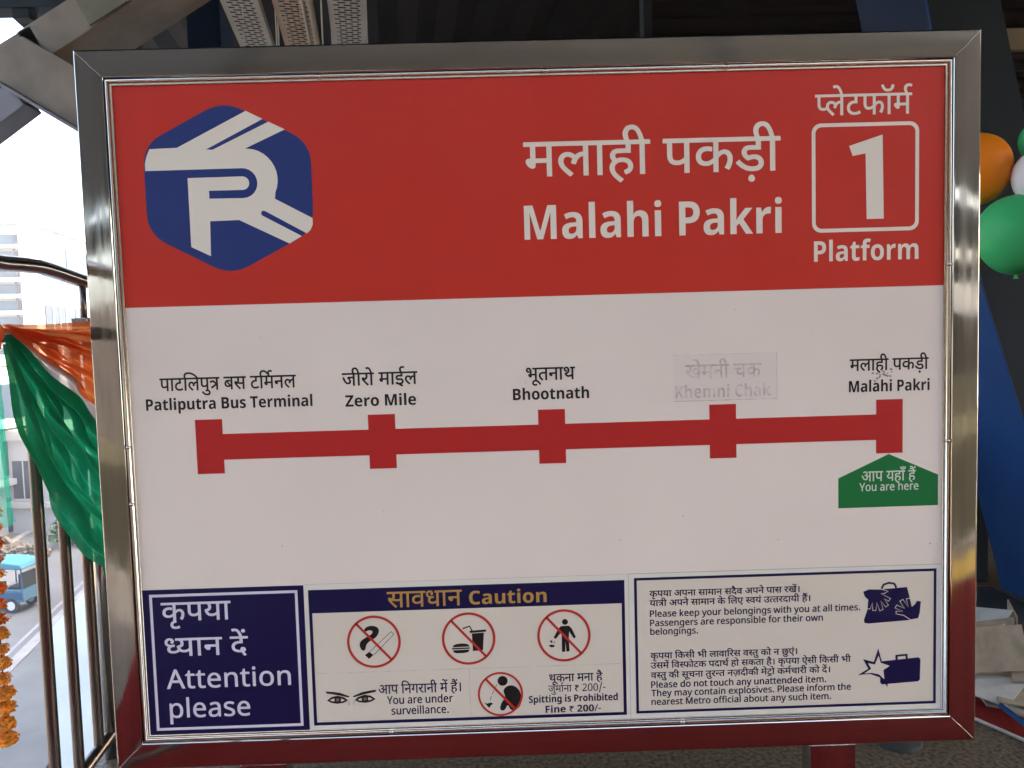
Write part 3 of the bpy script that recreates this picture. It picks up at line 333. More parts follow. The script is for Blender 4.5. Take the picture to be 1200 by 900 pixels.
LINES = {
 'hi_station': '0,0,0 1,598,0 2,1276,0 3,1535,0 4,2066,0 5,2585,0 6,3153,0 7,3915,0 4,4492,0',
 'en_station': '8,0,0 9,943,0 10,1547,0 9,1852,0 11,2456,0 12,3113,0 13,3678,0 9,4306,0 14,4910,0 15,5530,0 12,5984,0',
 'hi_platform': '16,0,0 1,308,0 17,986,0 18,986,0 19,1490,0 20,2261,0 0,2520,0 21,3118,0',
 'en_platform': '13,0,0 10,628,0 9,933,0 22,1537,0 23,1971,0 24,2358,0 15,2977,0 25,3431,0',
 'hi_s1': '5,0,0 2,568,0 18,827,0 26,1331,0 1,1590,0 5,2268,0 27,2836,0 28,2836,0 29,3648,0 30,4219,0 18,5155,0 31,5659,0 0,5918,0 32,6516,0 1,7071,0',
 'en_s1': '13,0,0 9,628,0 22,1232,0 10,1666,0 12,1971,0 33,2276,0 34,2909,0 22,3566,0 15,4000,0 9,4454,0 35,5318,0 34,5990,0 36,6647,0 37,7404,0 38,7983,0 15,8574,0 25,9028,0 12,10010,0 39,10315,0 9,10972,0 10,11576,0',
 'hi_s2': '40,0,0 4,742,0 41,1001,0 42,1410,0 0,1929,0 2,2527,0 43,2786,0 1,3277,0',
 'en_s2': '44,0,0 38,579,0 15,1170,0 24,1624,0 8,2503,0 12,3446,0 10,3751,0 38,4056,0',
 'hi_s3': '45,0,0 46,703,0 47,703,0 32,1273,0 2,1828,0 48,2087,0',
 'en_s3': '35,0,0 11,672,0 24,1329,0 24,1948,0 22,2567,0 39,3001,0 9,3658,0 22,4262,0 11,4696,0',
 'hi_s4': '49,0,0 17,818,0 0,818,0 32,1416,0 4,1971,0 50,2490,0 6,3124,0',
 'en_s4': '51,0,0 11,664,0 38,1321,0 25,1912,0 39,2894,0 12,3551,0 52,4116,0 11,4753,0 9,5410,0 14,6014,0',
 'hi_here': '53,0,0 5,1023,0 54,1851,0 3,2431,0 2,2962,0 55,3221,0 3,3481,0 56,4012,0',
 'en_here': '57,0,0 58,578,0 59,1195,0 60,2085,0 61,2658,0 62,3083,0 63,3919,0 62,4549,0 61,5125,0 62,5550,0',
 'hi_att1': '6,0,0 64,541,0 5,762,0 54,1330,0 2,1910,0',
 'hi_att2': '65,0,0 54,362,0 2,942,0 32,1201,0 66,2016,0 67,2481,0',
 'en_att1': '68,0,0 69,651,0 69,1024,0 62,1397,0 70,1973,0 69,2603,0 71,2976,0 58,3246,0 70,3863,0',
 'en_att2': '72,0,0 73,627,0 62,897,0 60,1473,0 74,2046,0 62,2537,0',
 'hi_caut': '30,0,0 2,676,0 75,935,0 76,1491,0 2,2106,0 32,2365,0',
 'en_caut': '52,0,0 9,637,0 34,1241,0 22,1898,0 12,2332,0 24,2637,0 39,3256,0',
 'hi_surv': '53,0,0 5,1023,0 77,1851,0 32,2110,0 78,2665,0 41,3228,0 2,3637,0 32,3896,0 4,4451,0 0,4970,0 67,5568,0 3,5828,0 56,6359,0 79,6359,0',
 'en_surv1': '57,0,0 58,578,0 59,1195,0 60,2085,0 61,2658,0 62,3083,0 59,3919,0 70,4549,0 80,5179,0 62,5806,0 61,6382,0',
 'en_surv2': '74,0,0 59,491,0 61,1121,0 81,1546,0 62,2066,0 71,2642,0 73,2912,0 73,3182,0 60,3452,0 70,4025,0 82,4655,0 62,5147,0 83,5723,0',
 'hi_spit1': '48,0,0 46,642,0 6,642,0 32,1404,0 2,1959,0 0,2478,0 32,3076,0 2,3631,0 3,4150,0 84,4681,0',
 'hi_spit2': '40,0,0 27,742,0 0,742,0 2,1340,0 21,1599,0 32,1599,0 2,2154,0 85,2673,0 86,3484,0 87,4056,0 87,4628,0 88,5200,0 89,5629,0',
 'en_spit1': '90,0,0 33,551,0 12,1184,0 22,1489,0 22,1923,0 12,2357,0 39,2662,0 91,3319,0 12,4212,0 36,4517,0 13,5274,0 15,5902,0 24,6356,0 11,6975,0 12,7632,0 92,7937,0 12,8570,0 22,8875,0 38,9309,0 93,9900,0',
 'en_spit2': '94,0,0 12,549,0 39,854,0 38,1511,0 85,2362,0 95,3173,0 96,3745,0 96,4317,0 97,4889,0 98,5261,0',
 'hi_l1': '6,0,0 64,541,0 5,762,0 54,1330,0 2,1910,0 99,2429,0 5,3193,0 32,3761,0 2,4316,0 30,4835,0 2,5511,0 0,5770,0 2,6368,0 32,6627,0 30,7442,0 66,8118,0 84,8583,0 75,8638,0 99,9454,0 5,10218,0 32,10786,0 17,11341,0 5,11601,0 2,12169,0 30,12428,0 41,13364,0 49,13773,0 67,14591,0 79,14591,0',
 'hi_l2': '54,0,0 2,580,0 28,839,0 4,1391,0 99,1910,0 5,2674,0 32,3242,0 17,3797,0 30,4057,0 2,4733,0 0,4992,0 2,5590,0 32,5849,0 6,6664,0 17,7205,0 26,7686,0 1,7945,0 100,8623,0 101,9436,0 75,9825,0 54,10381,0 102,10961,0 103,11221,0 104,11769,0 47,12118,0 41,12688,0 66,13097,0 2,13617,0 54,13876,0 4,14456,0 3,14975,0 56,15506,0 79,15506,0',
 'en_l1': '105,0,0 73,617,0 62,887,0 60,1463,0 74,2036,0 62,2527,0 106,3363,0 62,3909,0 62,4485,0 72,5061,0 107,5948,0 58,6470,0 59,7087,0 61,7717,0 108,8402,0 62,9029,0 73,9605,0 58,9875,0 70,10492,0 109,11122,0 71,11749,0 70,12019,0 109,12649,0 74,13276,0 110,14027,0 71,14825,0 69,15095,0 63,15468,0 107,16358,0 58,16880,0 59,17497,0 60,18387,0 69,18960,0 60,19593,0 73,20166,0 73,20436,0 69,20966,0 71,21339,0 111,21609,0 62,22556,0 74,23132,0 83,23623,0',
 'en_l2': '105,0,0 60,617,0 74,1190,0 74,1681,0 62,2172,0 70,2748,0 109,3378,0 62,4005,0 61,4581,0 74,5006,0 60,5757,0 61,6330,0 62,6755,0 61,7591,0 62,8016,0 74,8592,0 72,9083,0 58,9710,0 70,10327,0 74,10957,0 71,11448,0 108,11718,0 73,12345,0 62,12615,0 112,13451,0 58,13807,0 61,14424,0 69,15109,0 63,15482,0 62,16112,0 71,16688,0 61,16958,0 58,17643,0 110,18260,0 70,19058,0',
 'en_l3': '108,0,0 62,627,0 73,1203,0 58,1473,0 70,2090,0 109,2720,0 71,3347,0 70,3617,0 109,4247,0 74,4874,0 83,5365,0',
 'hi_l3': '6,0,0 64,541,0 5,762,0 54,1330,0 2,1910,0 77,2429,0 6,2688,0 30,3450,0 4,4126,0 45,4645,0 4,5348,0 1,5867,0 2,6545,0 75,6804,0 2,7360,0 113,7619,0 41,7878,0 30,8287,0 75,9223,0 101,9779,0 47,10168,0 27,10738,0 6,10998,0 42,11760,0 32,12279,0 114,13094,0 27,13660,0 100,13795,0 102,14360,0 79,14348,0',
 'hi_l4': '103,0,0 30,548,0 0,1224,0 67,1822,0 77,2082,0 75,2341,0 101,2897,0 19,3286,0 42,4057,0 18,4316,0 6,4820,0 5,5842,0 66,6410,0 2,6930,0 48,7189,0 21,7831,0 3,8091,0 42,8622,0 30,9141,0 6,9817,0 47,10579,0 2,11149,0 3,11668,0 84,12199,0 79,12199,0 6,12838,0 64,13379,0 5,13600,0 54,14168,0 2,14748,0 115,15267,0 30,15820,0 4,16496,0 77,17015,0 6,17274,0 30,18036,0 4,18712,0 45,19231,0 4,19934,0',
 'hi_l5': '75,0,0 101,556,0 47,945,0 27,1515,0 6,1775,0 4,2537,0 30,3056,0 46,3732,0 50,3732,0 32,4366,0 2,4921,0 47,5440,0 27,6010,0 41,6010,0 116,6419,0 47,6777,0 32,7607,0 117,8162,0 66,8904,0 4,9424,0 6,9683,0 4,10445,0 0,10964,0 17,11562,0 118,11562,0 42,12066,0 6,12585,0 0,13347,0 21,13945,0 50,13945,0 2,14579,0 41,14838,0 4,15247,0 6,15766,0 42,16528,0 66,17047,0 67,17512,0 79,17567,0',
 'en_l4': '105,0,0 73,617,0 62,887,0 60,1463,0 74,2036,0 62,2527,0 80,3363,0 58,3990,0 70,4867,0 58,5497,0 69,6114,0 69,6747,0 58,7120,0 59,7737,0 82,8367,0 63,8859,0 60,9749,0 70,10322,0 107,10952,0 59,11734,0 70,12364,0 60,12994,0 69,13567,0 69,13940,0 62,14313,0 70,14889,0 80,15519,0 62,16146,0 80,16722,0 71,17609,0 69,17879,0 62,18252,0 111,18828,0 83,19775,0',
 'en_l5': '119,0,0 63,568,0 62,1198,0 107,1774,0 111,2556,0 60,3503,0 107,4076,0 82,4858,0 58,5350,0 70,5967,0 69,6597,0 60,6970,0 71,7543,0 70,7813,0 62,8703,0 120,9279,0 72,9820,0 73,10447,0 58,10717,0 74,11334,0 71,11825,0 81,12095,0 62,12615,0 74,13191,0 83,13682,0 105,14210,0 73,14827,0 62,15097,0 60,15673,0 74,16246,0 62,16737,0 71,17573,0 70,17843,0 112,18473,0 58,18829,0 61,19446,0 111,19871,0 69,21078,0 63,21451,0 62,22081,0',
 'en_l6': '70,0,0 62,630,0 60,1206,0 61,1779,0 62,2204,0 74,2780,0 69,3271,0 121,3904,0 62,4823,0 69,5399,0 61,5772,0 58,6197,0 58,7074,0 112,7691,0 112,8047,0 71,8403,0 82,8673,0 71,9165,0 60,9435,0 73,10008,0 60,10538,0 108,11111,0 58,11738,0 59,12355,0 69,12985,0 60,13618,0 70,14191,0 107,14821,0 74,15603,0 59,16094,0 82,16724,0 63,17216,0 71,18106,0 69,18376,0 62,18749,0 111,19325,0 83,20272,0',
}
# ================================================================== THE SIGN
ZC = 1.18                      # height of the sign's centre above the platform
PY = 0.012                     # the panel lies 12 mm behind the front of the frame
W2, H2 = 0.9, 0.7208
FW = 0.059

def flat(name, polys, layer, material, parent):
    """thin vinyl: polygons in sign coordinates (each a list of loops, holes after the outline)"""
    v = []; f = []
    for i, loops in enumerate(polys):
        dy = loops[1] if isinstance(loops, tuple) else 0
        loops = loops[0] if isinstance(loops, tuple) else loops
        k = len(v); y = PY - layer * 0.0003 - dy
        L = [[Vector((a, b, 0)) for a, b in q] for q in loops]
        for q in L: v += [(p.x, y, p.y + ZC) for p in q]
        for t in tessellate_polygon(L):
            a, b, c = [Vector((v[k + j][0], v[k + j][2])) for j in t]
            cr = (b - a).cross(c - a)
            if abs(cr) < 1e-12: continue
            f.append(tuple(k + j for j in (t if cr > 0 else reversed(t))))
    return mesh(name, v, f, material, parent)

def circle(x, z, r, n=48, rz=None): return [(x + r * math.cos(2 * math.pi * i / n), z + (rz or r) * math.sin(2 * math.pi * i / n)) for i in range(n)]
def rect(x0, z0, x1, z1): return [(x0, z0), (x1, z0), (x1, z1), (x0, z1)]
def rrect(x0, z0, x1, z1, r, n=6):
    o = []
    for cx, cz, a0 in ((x1 - r, z1 - r, 0), (x0 + r, z1 - r, 90), (x0 + r, z0 + r, 180), (x1 - r, z0 + r, 270)):
        for i in range(n + 1): a = R(a0 + 90 * i / n); o.append((cx + r * math.cos(a), cz + r * math.sin(a)))
    return o
def stroke(pts, wd):
    """outline of a polyline of width wd"""
    l = []; r = []; n = len(pts)
    for i, p in enumerate(pts):
        a = Vector(pts[max(i - 1, 0)]); b = Vector(pts[min(i + 1, n - 1)]); d = (b - a).normalized()
        l.append((p[0] - d.y * wd / 2, p[1] + d.x * wd / 2)); r.append((p[0] + d.y * wd / 2, p[1] - d.x * wd / 2))
    return l + r[::-1]
def smooth_loop(pts, it=2):
    for _ in range(it):
        q = []
        for i in range(len(pts)):
            a = pts[i]; b = pts[(i + 1) % len(pts)]
            q += [(a[0] * .75 + b[0] * .25, a[1] * .75 + b[1] * .25), (a[0] * .25 + b[0] * .75, a[1] * .25 + b[1] * .75)]
        pts = q
    return pts

_cache = {}
def glyph(i, seg=5):
    if i in _cache: return _cache[i]
    out = []
    for c in (GLYPHS[i].split('/') if GLYPHS[i] else []):
        P = []
        for t in c.split(' '):
            on = t[0] != 'q'; x, y = (t if on else t[1:]).split(','); P.append((int(x), int(y), on))
        Q = []                                       # put in the implied on-curve points
        for a, b in zip(P, P[1:] + P[:1]):
            Q.append(a)
            if not a[2] and not b[2]: Q.append(((a[0] + b[0]) / 2, (a[1] + b[1]) / 2, True))
        s0 = next(k for k, q in enumerate(Q) if q[2]); Q = Q[s0:] + Q[:s0] + [Q[s0]]
        L = []; k = 0
        while k < len(Q) - 1:
            if Q[k + 1][2]: L.append(Q[k][:2]); k += 1
            else:
                a, b, d = Q[k], Q[k + 1], Q[k + 2]
                for j in range(seg):
                    t = j / seg
                    L.append(((1 - t) ** 2 * a[0] + 2 * t * (1 - t) * b[0] + t * t * d[0], (1 - t) ** 2 * a[1] + 2 * t * (1 - t) * b[1] + t * t * d[1]))
                k += 2
        D = [p for p, q in zip(L, L[1:] + L[:1]) if abs(p[0] - q[0]) + abs(p[1] - q[1]) > 0.5]
        if len(D) > 2: out.append(D)
    _cache[i] = out; return out
def area(p): return sum(a[0] * b[1] - b[0] * a[1] for a, b in zip(p, p[1:] + p[:1])) / 2
def inside(p, poly):
    r = False
    for a, b in zip(poly, poly[1:] + poly[:1]):
        if (a[1] > p[1]) != (b[1] > p[1]) and p[0] < (b[0] - a[0]) * (p[1] - a[1]) / (b[1] - a[1]) + a[0]: r = not r
    return r
def text(key, x0, x1, base, unit, bold=0.0):
    """a line of lettering set between x0 and x1 on the base line; unit = metres per 1000 font units"""
    items = []
    for tok in LINES[key].split(' '):
        g, x, y = map(int, tok.split(',')); items.append([[(px + x, py + y) for px, py in c] for c in glyph(g)])
    xs = [p[0] for it in items for c in it for p in c]; a, b = min(xs), max(xs)
    sx = (x1 - x0) / (b - a); sz = unit / 1000.0
    polys = []
    for n, it in enumerate(items):
        outs = [c for c in it if area(c) < 0]; holes = [c for c in it if area(c) >= 0]
        for m_, o in enumerate(outs):
            loops = [o] + [h for h in holes if inside(h[0], o)]
            loops = [[((p[0] - a) * sx + x0, p[1] * sz + base) for p in c] for c in loops]
            dl = bold * (x1 - x0) / (b - a)                # heavier weight: the outline is laid down three times, slightly apart
            for k, (du, dv) in enumerate(((0, 0),) if not bold else ((-0.9, -0.5), (0.9, -0.5), (0, 1.0))):
                polys.append(([[(p[0] + du * dl, p[1] + dv * dl) for p in c] for c in loops], 0.00002 * ((n + m_) % 4) + 0.00008 * k))
    return polys

sign = empty('platform_sign', (0, 0.03, 0), 'large steel framed station sign board with red header, route line and safety notices', 'sign')

# frame: profile swept round the opening, mitred at the corners
def sweep(name, prof, material, parent, hv=False):
    v = []; f = []; mi = []; n = len(prof)
    cs = [(-1, -1), (1, -1), (1, 1), (-1, 1)]
    for sx, sz in cs:
        for o, y in prof: v.append((sx * (W2 + o), y, ZC + sz * (H2 + o)))
    for k in range(4):
        for i in range(n):
            j = (i + 1) % n; a = k * n; b = ((k + 1) % 4) * n
            f.append((a + i, b + i, b + j, a + j)); mi.append(0 if k % 2 == 0 else 1)
    o = mesh(name, v, f, material, parent, midx=mi if hv else None)
    bm = bmesh.new(); bm.from_mesh(o.data); bmesh.ops.recalc_face_normals(bm, faces=bm.faces); bm.to_mesh(o.data); bm.free()
    return o
def arc(cx, cy, r, a0, a1, n=4): return [(cx + r * math.cos(R(a0 + (a1 - a0) * i / n)), cy + r * math.sin(R(a0 + (a1 - a0) * i / n))) for i in range(n + 1)]
prof = arc(0.003, 0.0035, 0.003, 180, 270) + [(0.003 + (FW - 0.007) * t / 8, 0.0005 - 0.0005 * math.sin(math.pi * t / 8)) for t in range(1, 8)] + arc(FW - 0.004, 0.0045, 0.004, 270, 360) + [(FW, 0.062), (0.0, 0.062)]
fr = sweep('frame', prof, [M['steel_h'], M['steel_v']], sign, True)
bead = arc(-0.0045, 0.0065, 0.0035, -10, -170, 6) + [(-0.0085, 0.0085)] + arc(-0.0118, 0.0105, 0.0022, -30, -180, 5) + [(-0.014, 0.0135), (-0.0005, 0.0135)]
bd = sweep('glazing_bead', bead, M['bead'], sign)
for p in bd.data.polygons: p.use_smooth = True
def screw(x, z):
    b = MB(); b.ball((x, 0.0035, ZC + z), 0.0052, 12, 8, 0.8); b.build('screw', M['bead'], sign, True)
for x, z in ((-0.8935, -0.06), (-0.8935, -0.185), (0.893, 0.285), (0.893, -0.10), (0.415, 0.7145), (0.03, 0.7145), (-0.45, 0.7145), (0.30, -0.7145), (-0.35, -0.7145)): screw(x, z)
for sx in (-1, 1):                                   # weld seams at the four corners
    for sz in (-1, 1):
        b = MB(); pts = []
        for i in range(9):
            t = i / 8; pts.append((sx * (W2 + 0.004 + t * (FW - 0.006)) + random.uniform(-.0012, .0012), 0.0002, ZC + sz * (H2 + 0.004 + t * (FW - 0.006)) + random.uniform(-.0012, .0012)))
        b.tube(pts, 0.0005, 6); b.build('corner_weld', M['steel_h'], sign, True)
for sx in (-1, 1):
    b = MB(); x = 0.640 * sx; b.box(x - 0.052, x + 0.052, 0.008, 0.058, 0.006, ZC - H2 - FW - 0.0005); lg = b.build('leg', M['steel_v'], sign, bevel=0.004)
    b = MB(); b.box(x - 0.09, x + 0.09, -0.04, 0.11, 0.0005, 0.0055); b.build('foot_plate', M['steel_h'], lg, bevel=0.002)
b = MB(); b.box(-W2 - 0.0008, W2 + 0.0008, PY + 0.0021, 0.055, ZC - H2 - 0.0008, ZC + H2 + 0.0008); b.build('back_panel', M['grime'], sign)
flat('panel', [[rect(-0.892, -0.7128, 0.892, 0.2405)]], 0, M['white'], sign)
flat('header_field', [[rect(-0.892, 0.2405, 0.892, 0.7128)]], 0, M['red'], sign)

# --- logo
hexa = [(-0.655, 0.6720), (-0.4745, 0.5805), (-0.4745, 0.3955), (-0.655, 0.3030), (-0.829, 0.3955), (-0.829, 0.5835)]
def rounded(poly, d, n=6):
    o = []
    for i, p in enumerate(poly):
        p = Vector(p); a = Vector(poly[i - 1]); c = Vector(poly[(i + 1) % len(poly)])
        s = p + (a - p).normalized() * d; e = p + (c - p).normalized() * d
        for k in range(n + 1): t = k / n; q = s * (1 - t) ** 2 + p * 2 * t * (1 - t) + e * t * t; o.append((q.x, q.y))
    return o
logo = flat('logo', [[rounded(hexa[::-1], 0.045)]], 1, M['logo_blue'], sign)
mark = [(-0.8155, 0.5745), (-0.757, 0.576), (-0.608, 0.6495), (-0.573, 0.6318), (-0.696, 0.571), (-0.682, 0.570), (-0.561, 0.6258), (-0.527, 0.6088),
        (-0.613, 0.571)]
mark += [(-0.613 + 0.066 * math.sin(R(a)), 0.5050 + 0.066 * math.cos(R(a))) for a in range(15, 120, 10)]
mark += [(-0.555, 0.464), (-0.4765, 0.421), (-0.4765, 0.408), (-0.482, 0.396), (-0.490, 0.389), (-0.577, 0.4385), (-0.5835, 0.4392), (-0.586, 0.434), (-0.584, 0.4295), (-0.501, 0.3835), (-0.528, 0.3685), (-0.633, 0.421), (-0.695, 0.420), (-0.697, 0.346), (-0.738, 0.3665), (-0.738, 0.512)]
mark += [(-0.622 + 0.0142 * math.sin(R(a)), 0.4985 + 0.0142 * math.cos(R(a))) for a in range(0, 181, 20)]
mark += [(-0.694, 0.4843), (-0.694, 0.4675)]
mark += [(-0.622 + 0.0315 * math.sin(R(a)), 0.4985 + 0.0315 * math.cos(R(a))) for a in range(180, -1, -15)]
mark += [(-0.827, 0.529), (-0.8265, 0.545), (-0.823, 0.558)]
flat('letter_mark', [[mark]], 2, M['vinyl'], logo)

# --- heading
HD = 0.0726 / 0.622
flat('station_name', text('hi_station', -0.0205, 0.531, 0.4965, 0.1150, 9), 1, M['vinyl'], sign)
flat('station_name', text('en_station', -0.0235, 0.5335, 0.363, 0.1010), 1, M['vinyl'], sign)
nb = flat('platform_number_box', [[rrect(0.599, 0.361, 0.8315, 0.593, 0.020), rrect(0.607, 0.369, 0.8235, 0.585, 0.0135)]], 1, M['vinyl'], sign)
flat('numeral', [[[(0.680, 0.544), (0.7525, 0.5665), (0.7550, 0.3875), (0.7180, 0.3875), (0.7155, 0.5275), (0.6875, 0.5225)]]], 1, M['vinyl'], nb)
flat('lettering', text('hi_platform', 0.607, 0.816, 0.6095, 0.0700, 8), 1, M['vinyl'], nb)
flat('lettering', text('en_platform', 0.603, 0.831, 0.299, 0.0610), 1, M['vinyl'], nb)

# --- route line
bar = [[rect(-0.692, -0.0945, 0.741, -0.0380)]]
flat('route_line', [([rect(-0.692, -0.0945, 0.741, -0.0380)], 0)] + [([rect(x, -0.1245, x + 0.0588, -0.0055)], 0.0001) for x in (-0.7505, -0.3755, -0.0045, 0.371, 0.7390)], 1, M['route'], sign)
def station(hk, hx, ek, ex, hu=0.0435):
    flat('station_label', text(hk, hx[0], hx[1], 0.0590, hu, 15), 1, M['black'], sign)
    flat('station_label', text(ek, ex[0], ex[1], ex[2], 0.0345, 5), 1, M['black'], sign)
station('hi_s1', (-0.822, -0.528), 'en_s1', (-0.854, -0.4945, 0.0175))
station('hi_s2', (-0.428, -0.265), 'en_s2', (-0.423, -0.2695, 0.0135))
station('hi_s3', (-0.028, 0.0785), 'en_s3', (-0.058, 0.108, 0.0170))
station('hi_station', (0.681, 0.8545), 'en_station', (0.679, 0.857, 0.0125), 0.0405)
pt = flat('cover_patch', [[rect(0.2930, 0.0035, 0.5200, 0.1050)]], 1, M['patch'], sign)
flat('patch_edge', [[rect(0.2930, 0.0030, 0.5205, 0.0044)], [rect(0.5196, 0.0036, 0.5206, 0.1050)], [rect(0.2926, 0.1044, 0.505, 0.1051)]], 2, M['faint'], pt)
flat('faded_lettering', text('hi_s4', 0.320, 0.4855, 0.0530, 0.0470, 10), 2, M['faint'], pt)
flat('faded_lettering', text('en_s4', 0.297, 0.507, 0.0105, 0.0375), 2, M['faint'], pt)
ar = flat('arrow', [[[(0.655, -0.2445), (0.877, -0.2440), (0.877, -0.1755), (0.767, -0.1265), (0.655, -0.1775)]]], 1, M['green'], sign)
flat('lettering', text('hi_here', 0.707, 0.827, -0.1860, 0.0350, 12), 2, M['mint'], ar)
flat('lettering', text('en_here', 0.702, 0.833, -0.2075, 0.0250, 20), 2, M['mint'], ar)
sm = []
for i in range(26):
    cx = 0.757 + random.gauss(0, 0.011); cz = 0.051 + random.gauss(0, 0.006); a = random.uniform(0.0012, 0.0045)
    sm.append(([[(cx + a * random.uniform(.5, 1.2) * math.cos(t * .7), cz + a * 0.7 * random.uniform(.5, 1.2) * math.sin(t * .7)) for t in range(9)]], 0.00002 * i))
flat('dirt_smear', sm, 2, M['smear'], sign)
sp = []
for x, z in ((-0.575, -0.289), (-0.03, 0.055), (0.075, 0.036), (0.294, 0.106), (0.17, -0.30), (-0.35, -0.22), (0.52, -0.31), (0.60, 0.15), (-0.60, 0.17), (0.86, -0.33), (0.43, 0.20), (-0.20, -0.345), (0.31, -0.25)):
    a = random.uniform(0.0008, 0.0018); sp.append([circle(x, z, a, 9, a * random.uniform(.6, 1))])
for q in sp: flat('dirt_speck', [q], 1, M['smear'], sign)

# --- notices along the bottom
flat('notice_sheet', [[rect(-0.5325, -0.7128, 0.892, -0.3770)]], 1, M['margin'], sign)
flat('sheet_seam', [[rect(0.186, -0.3778, 0.892, -0.3762)], [rect(-0.532, -0.3776, 0.186, -0.3768)], [rect(0.1855, -0.7128, 0.1866, -0.378)]], 2, M['seam'], sign)
n1 = flat('attention_notice', [[rect(-0.892, -0.7100, -0.5325, -0.3785)]], 2, M['navy'], sign)
flat('border', [[rect(-0.8715, -0.6975, -0.5460, -0.3890), rect(-0.8655, -0.6915, -0.5520, -0.3950)]], 3, M['lilac'], n1)
for k, x0, x1, zb, un, bo in (('hi_att1', -0.847, -0.6945, -0.4495, 0.0660, 8), ('hi_att2', -0.843, -0.6605, -0.5290, 0.0640, 8), ('en_att1', -0.8435, -0.570, -0.6025, 0.0600, 12), ('en_att2', -0.8400, -0.663, -0.6690, 0.0600, 12)):
    flat('lettering', text(k, x0, x1, zb, un, bo), 3, M['lilac'], n1)

n2 = flat('caution_notice', [[rect(-0.5155, -0.6915, 0.1700, -0.4425)]], 2, M['white2'], sign)
flat('border', [[rect(-0.5225, -0.6980, 0.1770, -0.3900), rect(-0.5155, -0.6910, 0.1700, -0.4425)]], 3, M['navy'], n2)
flat('heading', text('hi_caut', -0.349, -0.184, -0.4350, 0.0560, 8), 4, M['gold'], n2)
flat('heading', text('en_caut', -0.168, 0.0035, -0.4340, 0.0425), 4, M['gold'], n2)
flat('dividing_line', [[rect(-0.5120, -0.5802, 0.1670, -0.5792)], [rect(-0.1735, -0.689, -0.1725, -0.5805)]], 3, M['faint'], n2)
for k, x0, x1, zb, un, bo in (('hi_surv', -0.376, -0.193, -0.6310, 0.0325, 14), ('en_surv1', -0.358, -0.212, -0.6545, 0.0250, 24), ('en_surv2', -0.349, -0.222, -0.6790, 0.0250, 24),
                              ('hi_spit1', 0.005, 0.124, -0.6165, 0.0275, 16), ('hi_spit2', 0.002, 0.130, -0.6400, 0.0240, 5), ('en_spit1', -0.042, 0.157, -0.6630, 0.0220, 9), ('en_spit2', -0.005, 0.119, -0.6870, 0.0220, 9)):
    flat('lettering', text(k, x0, x1, zb, un, bo), 3, M['navy_text'], n2)
KZ = 0.000623
def pic(c, z, k=KZ):
    return lambda pts: [(c[0] + (x - z[0]) * k, c[1] - (y - z[1]) * k) for x, y in pts]
def slash(c, r, wd=0.0052, a=132):
    d = (math.cos(R(a)) * r, math.sin(R(a)) * r)
    return stroke([(c[0] + d[0], c[1] + d[1]), (c[0] - d[0], c[1] - d[1])], wd)
def ring(name, c, r, th=0.0055):
    return flat('prohibition_sign', [([circle(*c, r), circle(*c, r - th)], 0.0002), ([slash(c, r - th * 0.6)], 0.0002)], 4, M['ring'], n2)
c = (-0.382, -0.511); q = pic(c, (256, 252)); o = ring('no', c, 0.0595)
flat('smoking_pictogram', [[smooth_loop(q([(222, 204), (240, 193), (268, 196), (278, 214), (264, 238), (242, 248), (228, 262), (224, 283), (212, 284), (203, 264), (210, 246), (232, 234), (250, 224), (254, 213), (240, 209), (226, 216)]), 2)],
      [q([(222, 300), (238, 288), (252, 301), (236, 314)])]] + [[stroke(q(s), 0.0011)] for s in ([(240, 288), (318, 217)], [(318, 217), (328, 227)], [(328, 227), (254, 300)])], 4, M['black'], o)
c = (-0.172, -0.511); q = pic(c, (598, 240)); o = ring('no', c, 0.0595)
bun = [(540, 270), (543, 263), (552, 259), (570, 257), (588, 258), (598, 263), (600, 269)]
flat('food_pictogram', [[q([(610, 222), (653, 220), (648, 284), (612, 286)])], [q([(602, 212), (661, 209), (661, 217), (603, 220)])], [stroke(q([(578, 203), (603, 195), (611, 212)]), 0.0030)],
      [q(bun)], [q([(537, 273), (601, 272), (601, 277), (538, 278)])], [q([(541, 281), (600, 280), (596, 289), (580, 292), (553, 292), (543, 288)])]], 4, M['black'], o)
c = (0.040, -0.511); q = pic(c, (941, 228)); o = ring('no', c, 0.0595)
flat('litter_pictogram', [[circle(*q([(946, 179)])[0], 0.0066, 20)], [q([(931, 194), (959, 193), (969, 203), (984, 236), (976, 240), (960, 214), (958, 244), (960, 286), (949, 288), (946, 250), (944, 288), (933, 288), (933, 240), (933, 214), (912, 240), (904, 235), (922, 202)])],
      [q([(890, 248), (896, 244), (901, 250), (895, 254)])], [q([(886, 262), (897, 260), (908, 264), (904, 270), (892, 270)])], [q([(903, 252), (908, 250), (907, 257)])]], 4, M['black'], o)
c = (-0.105, -0.640); q = pic(c, (713, 440)); o = ring('no', c, 0.0505, 0.0045)
flat('spitting_pictogram', [[circle(*q([(722, 392)])[0], 0.0112, 24)], [smooth_loop(q([(722, 428), (735, 412), (758, 408), (780, 424), (790, 455), (784, 485), (768, 500), (748, 502), (738, 476), (727, 502), (709, 500), (714, 474), (732, 452)]), 2)],
      ] + [[stroke(q([a, b_]), 0.0012)] for a, b_ in (((702, 404), (694, 418)), ((690, 426), (683, 440)), ((680, 447), (675, 462)))] + [[q([(654, 468), (664, 474), (676, 470), (686, 474), (676, 482), (672, 490), (664, 482)])]], 4, M['black'], o)
c = (-0.4375, -0.6325); q = pic(c, (173, 448)); mx = lambda P: [(346 - x, y) for x, y in P]
brow = [(82, 429), (104, 431), (134, 436), (168, 450), (163, 454), (128, 445), (104, 440), (86, 437)]
lid = [(86, 463), (103, 450), (125, 446), (148, 453), (161, 464), (146, 473), (122, 476), (102, 472)]
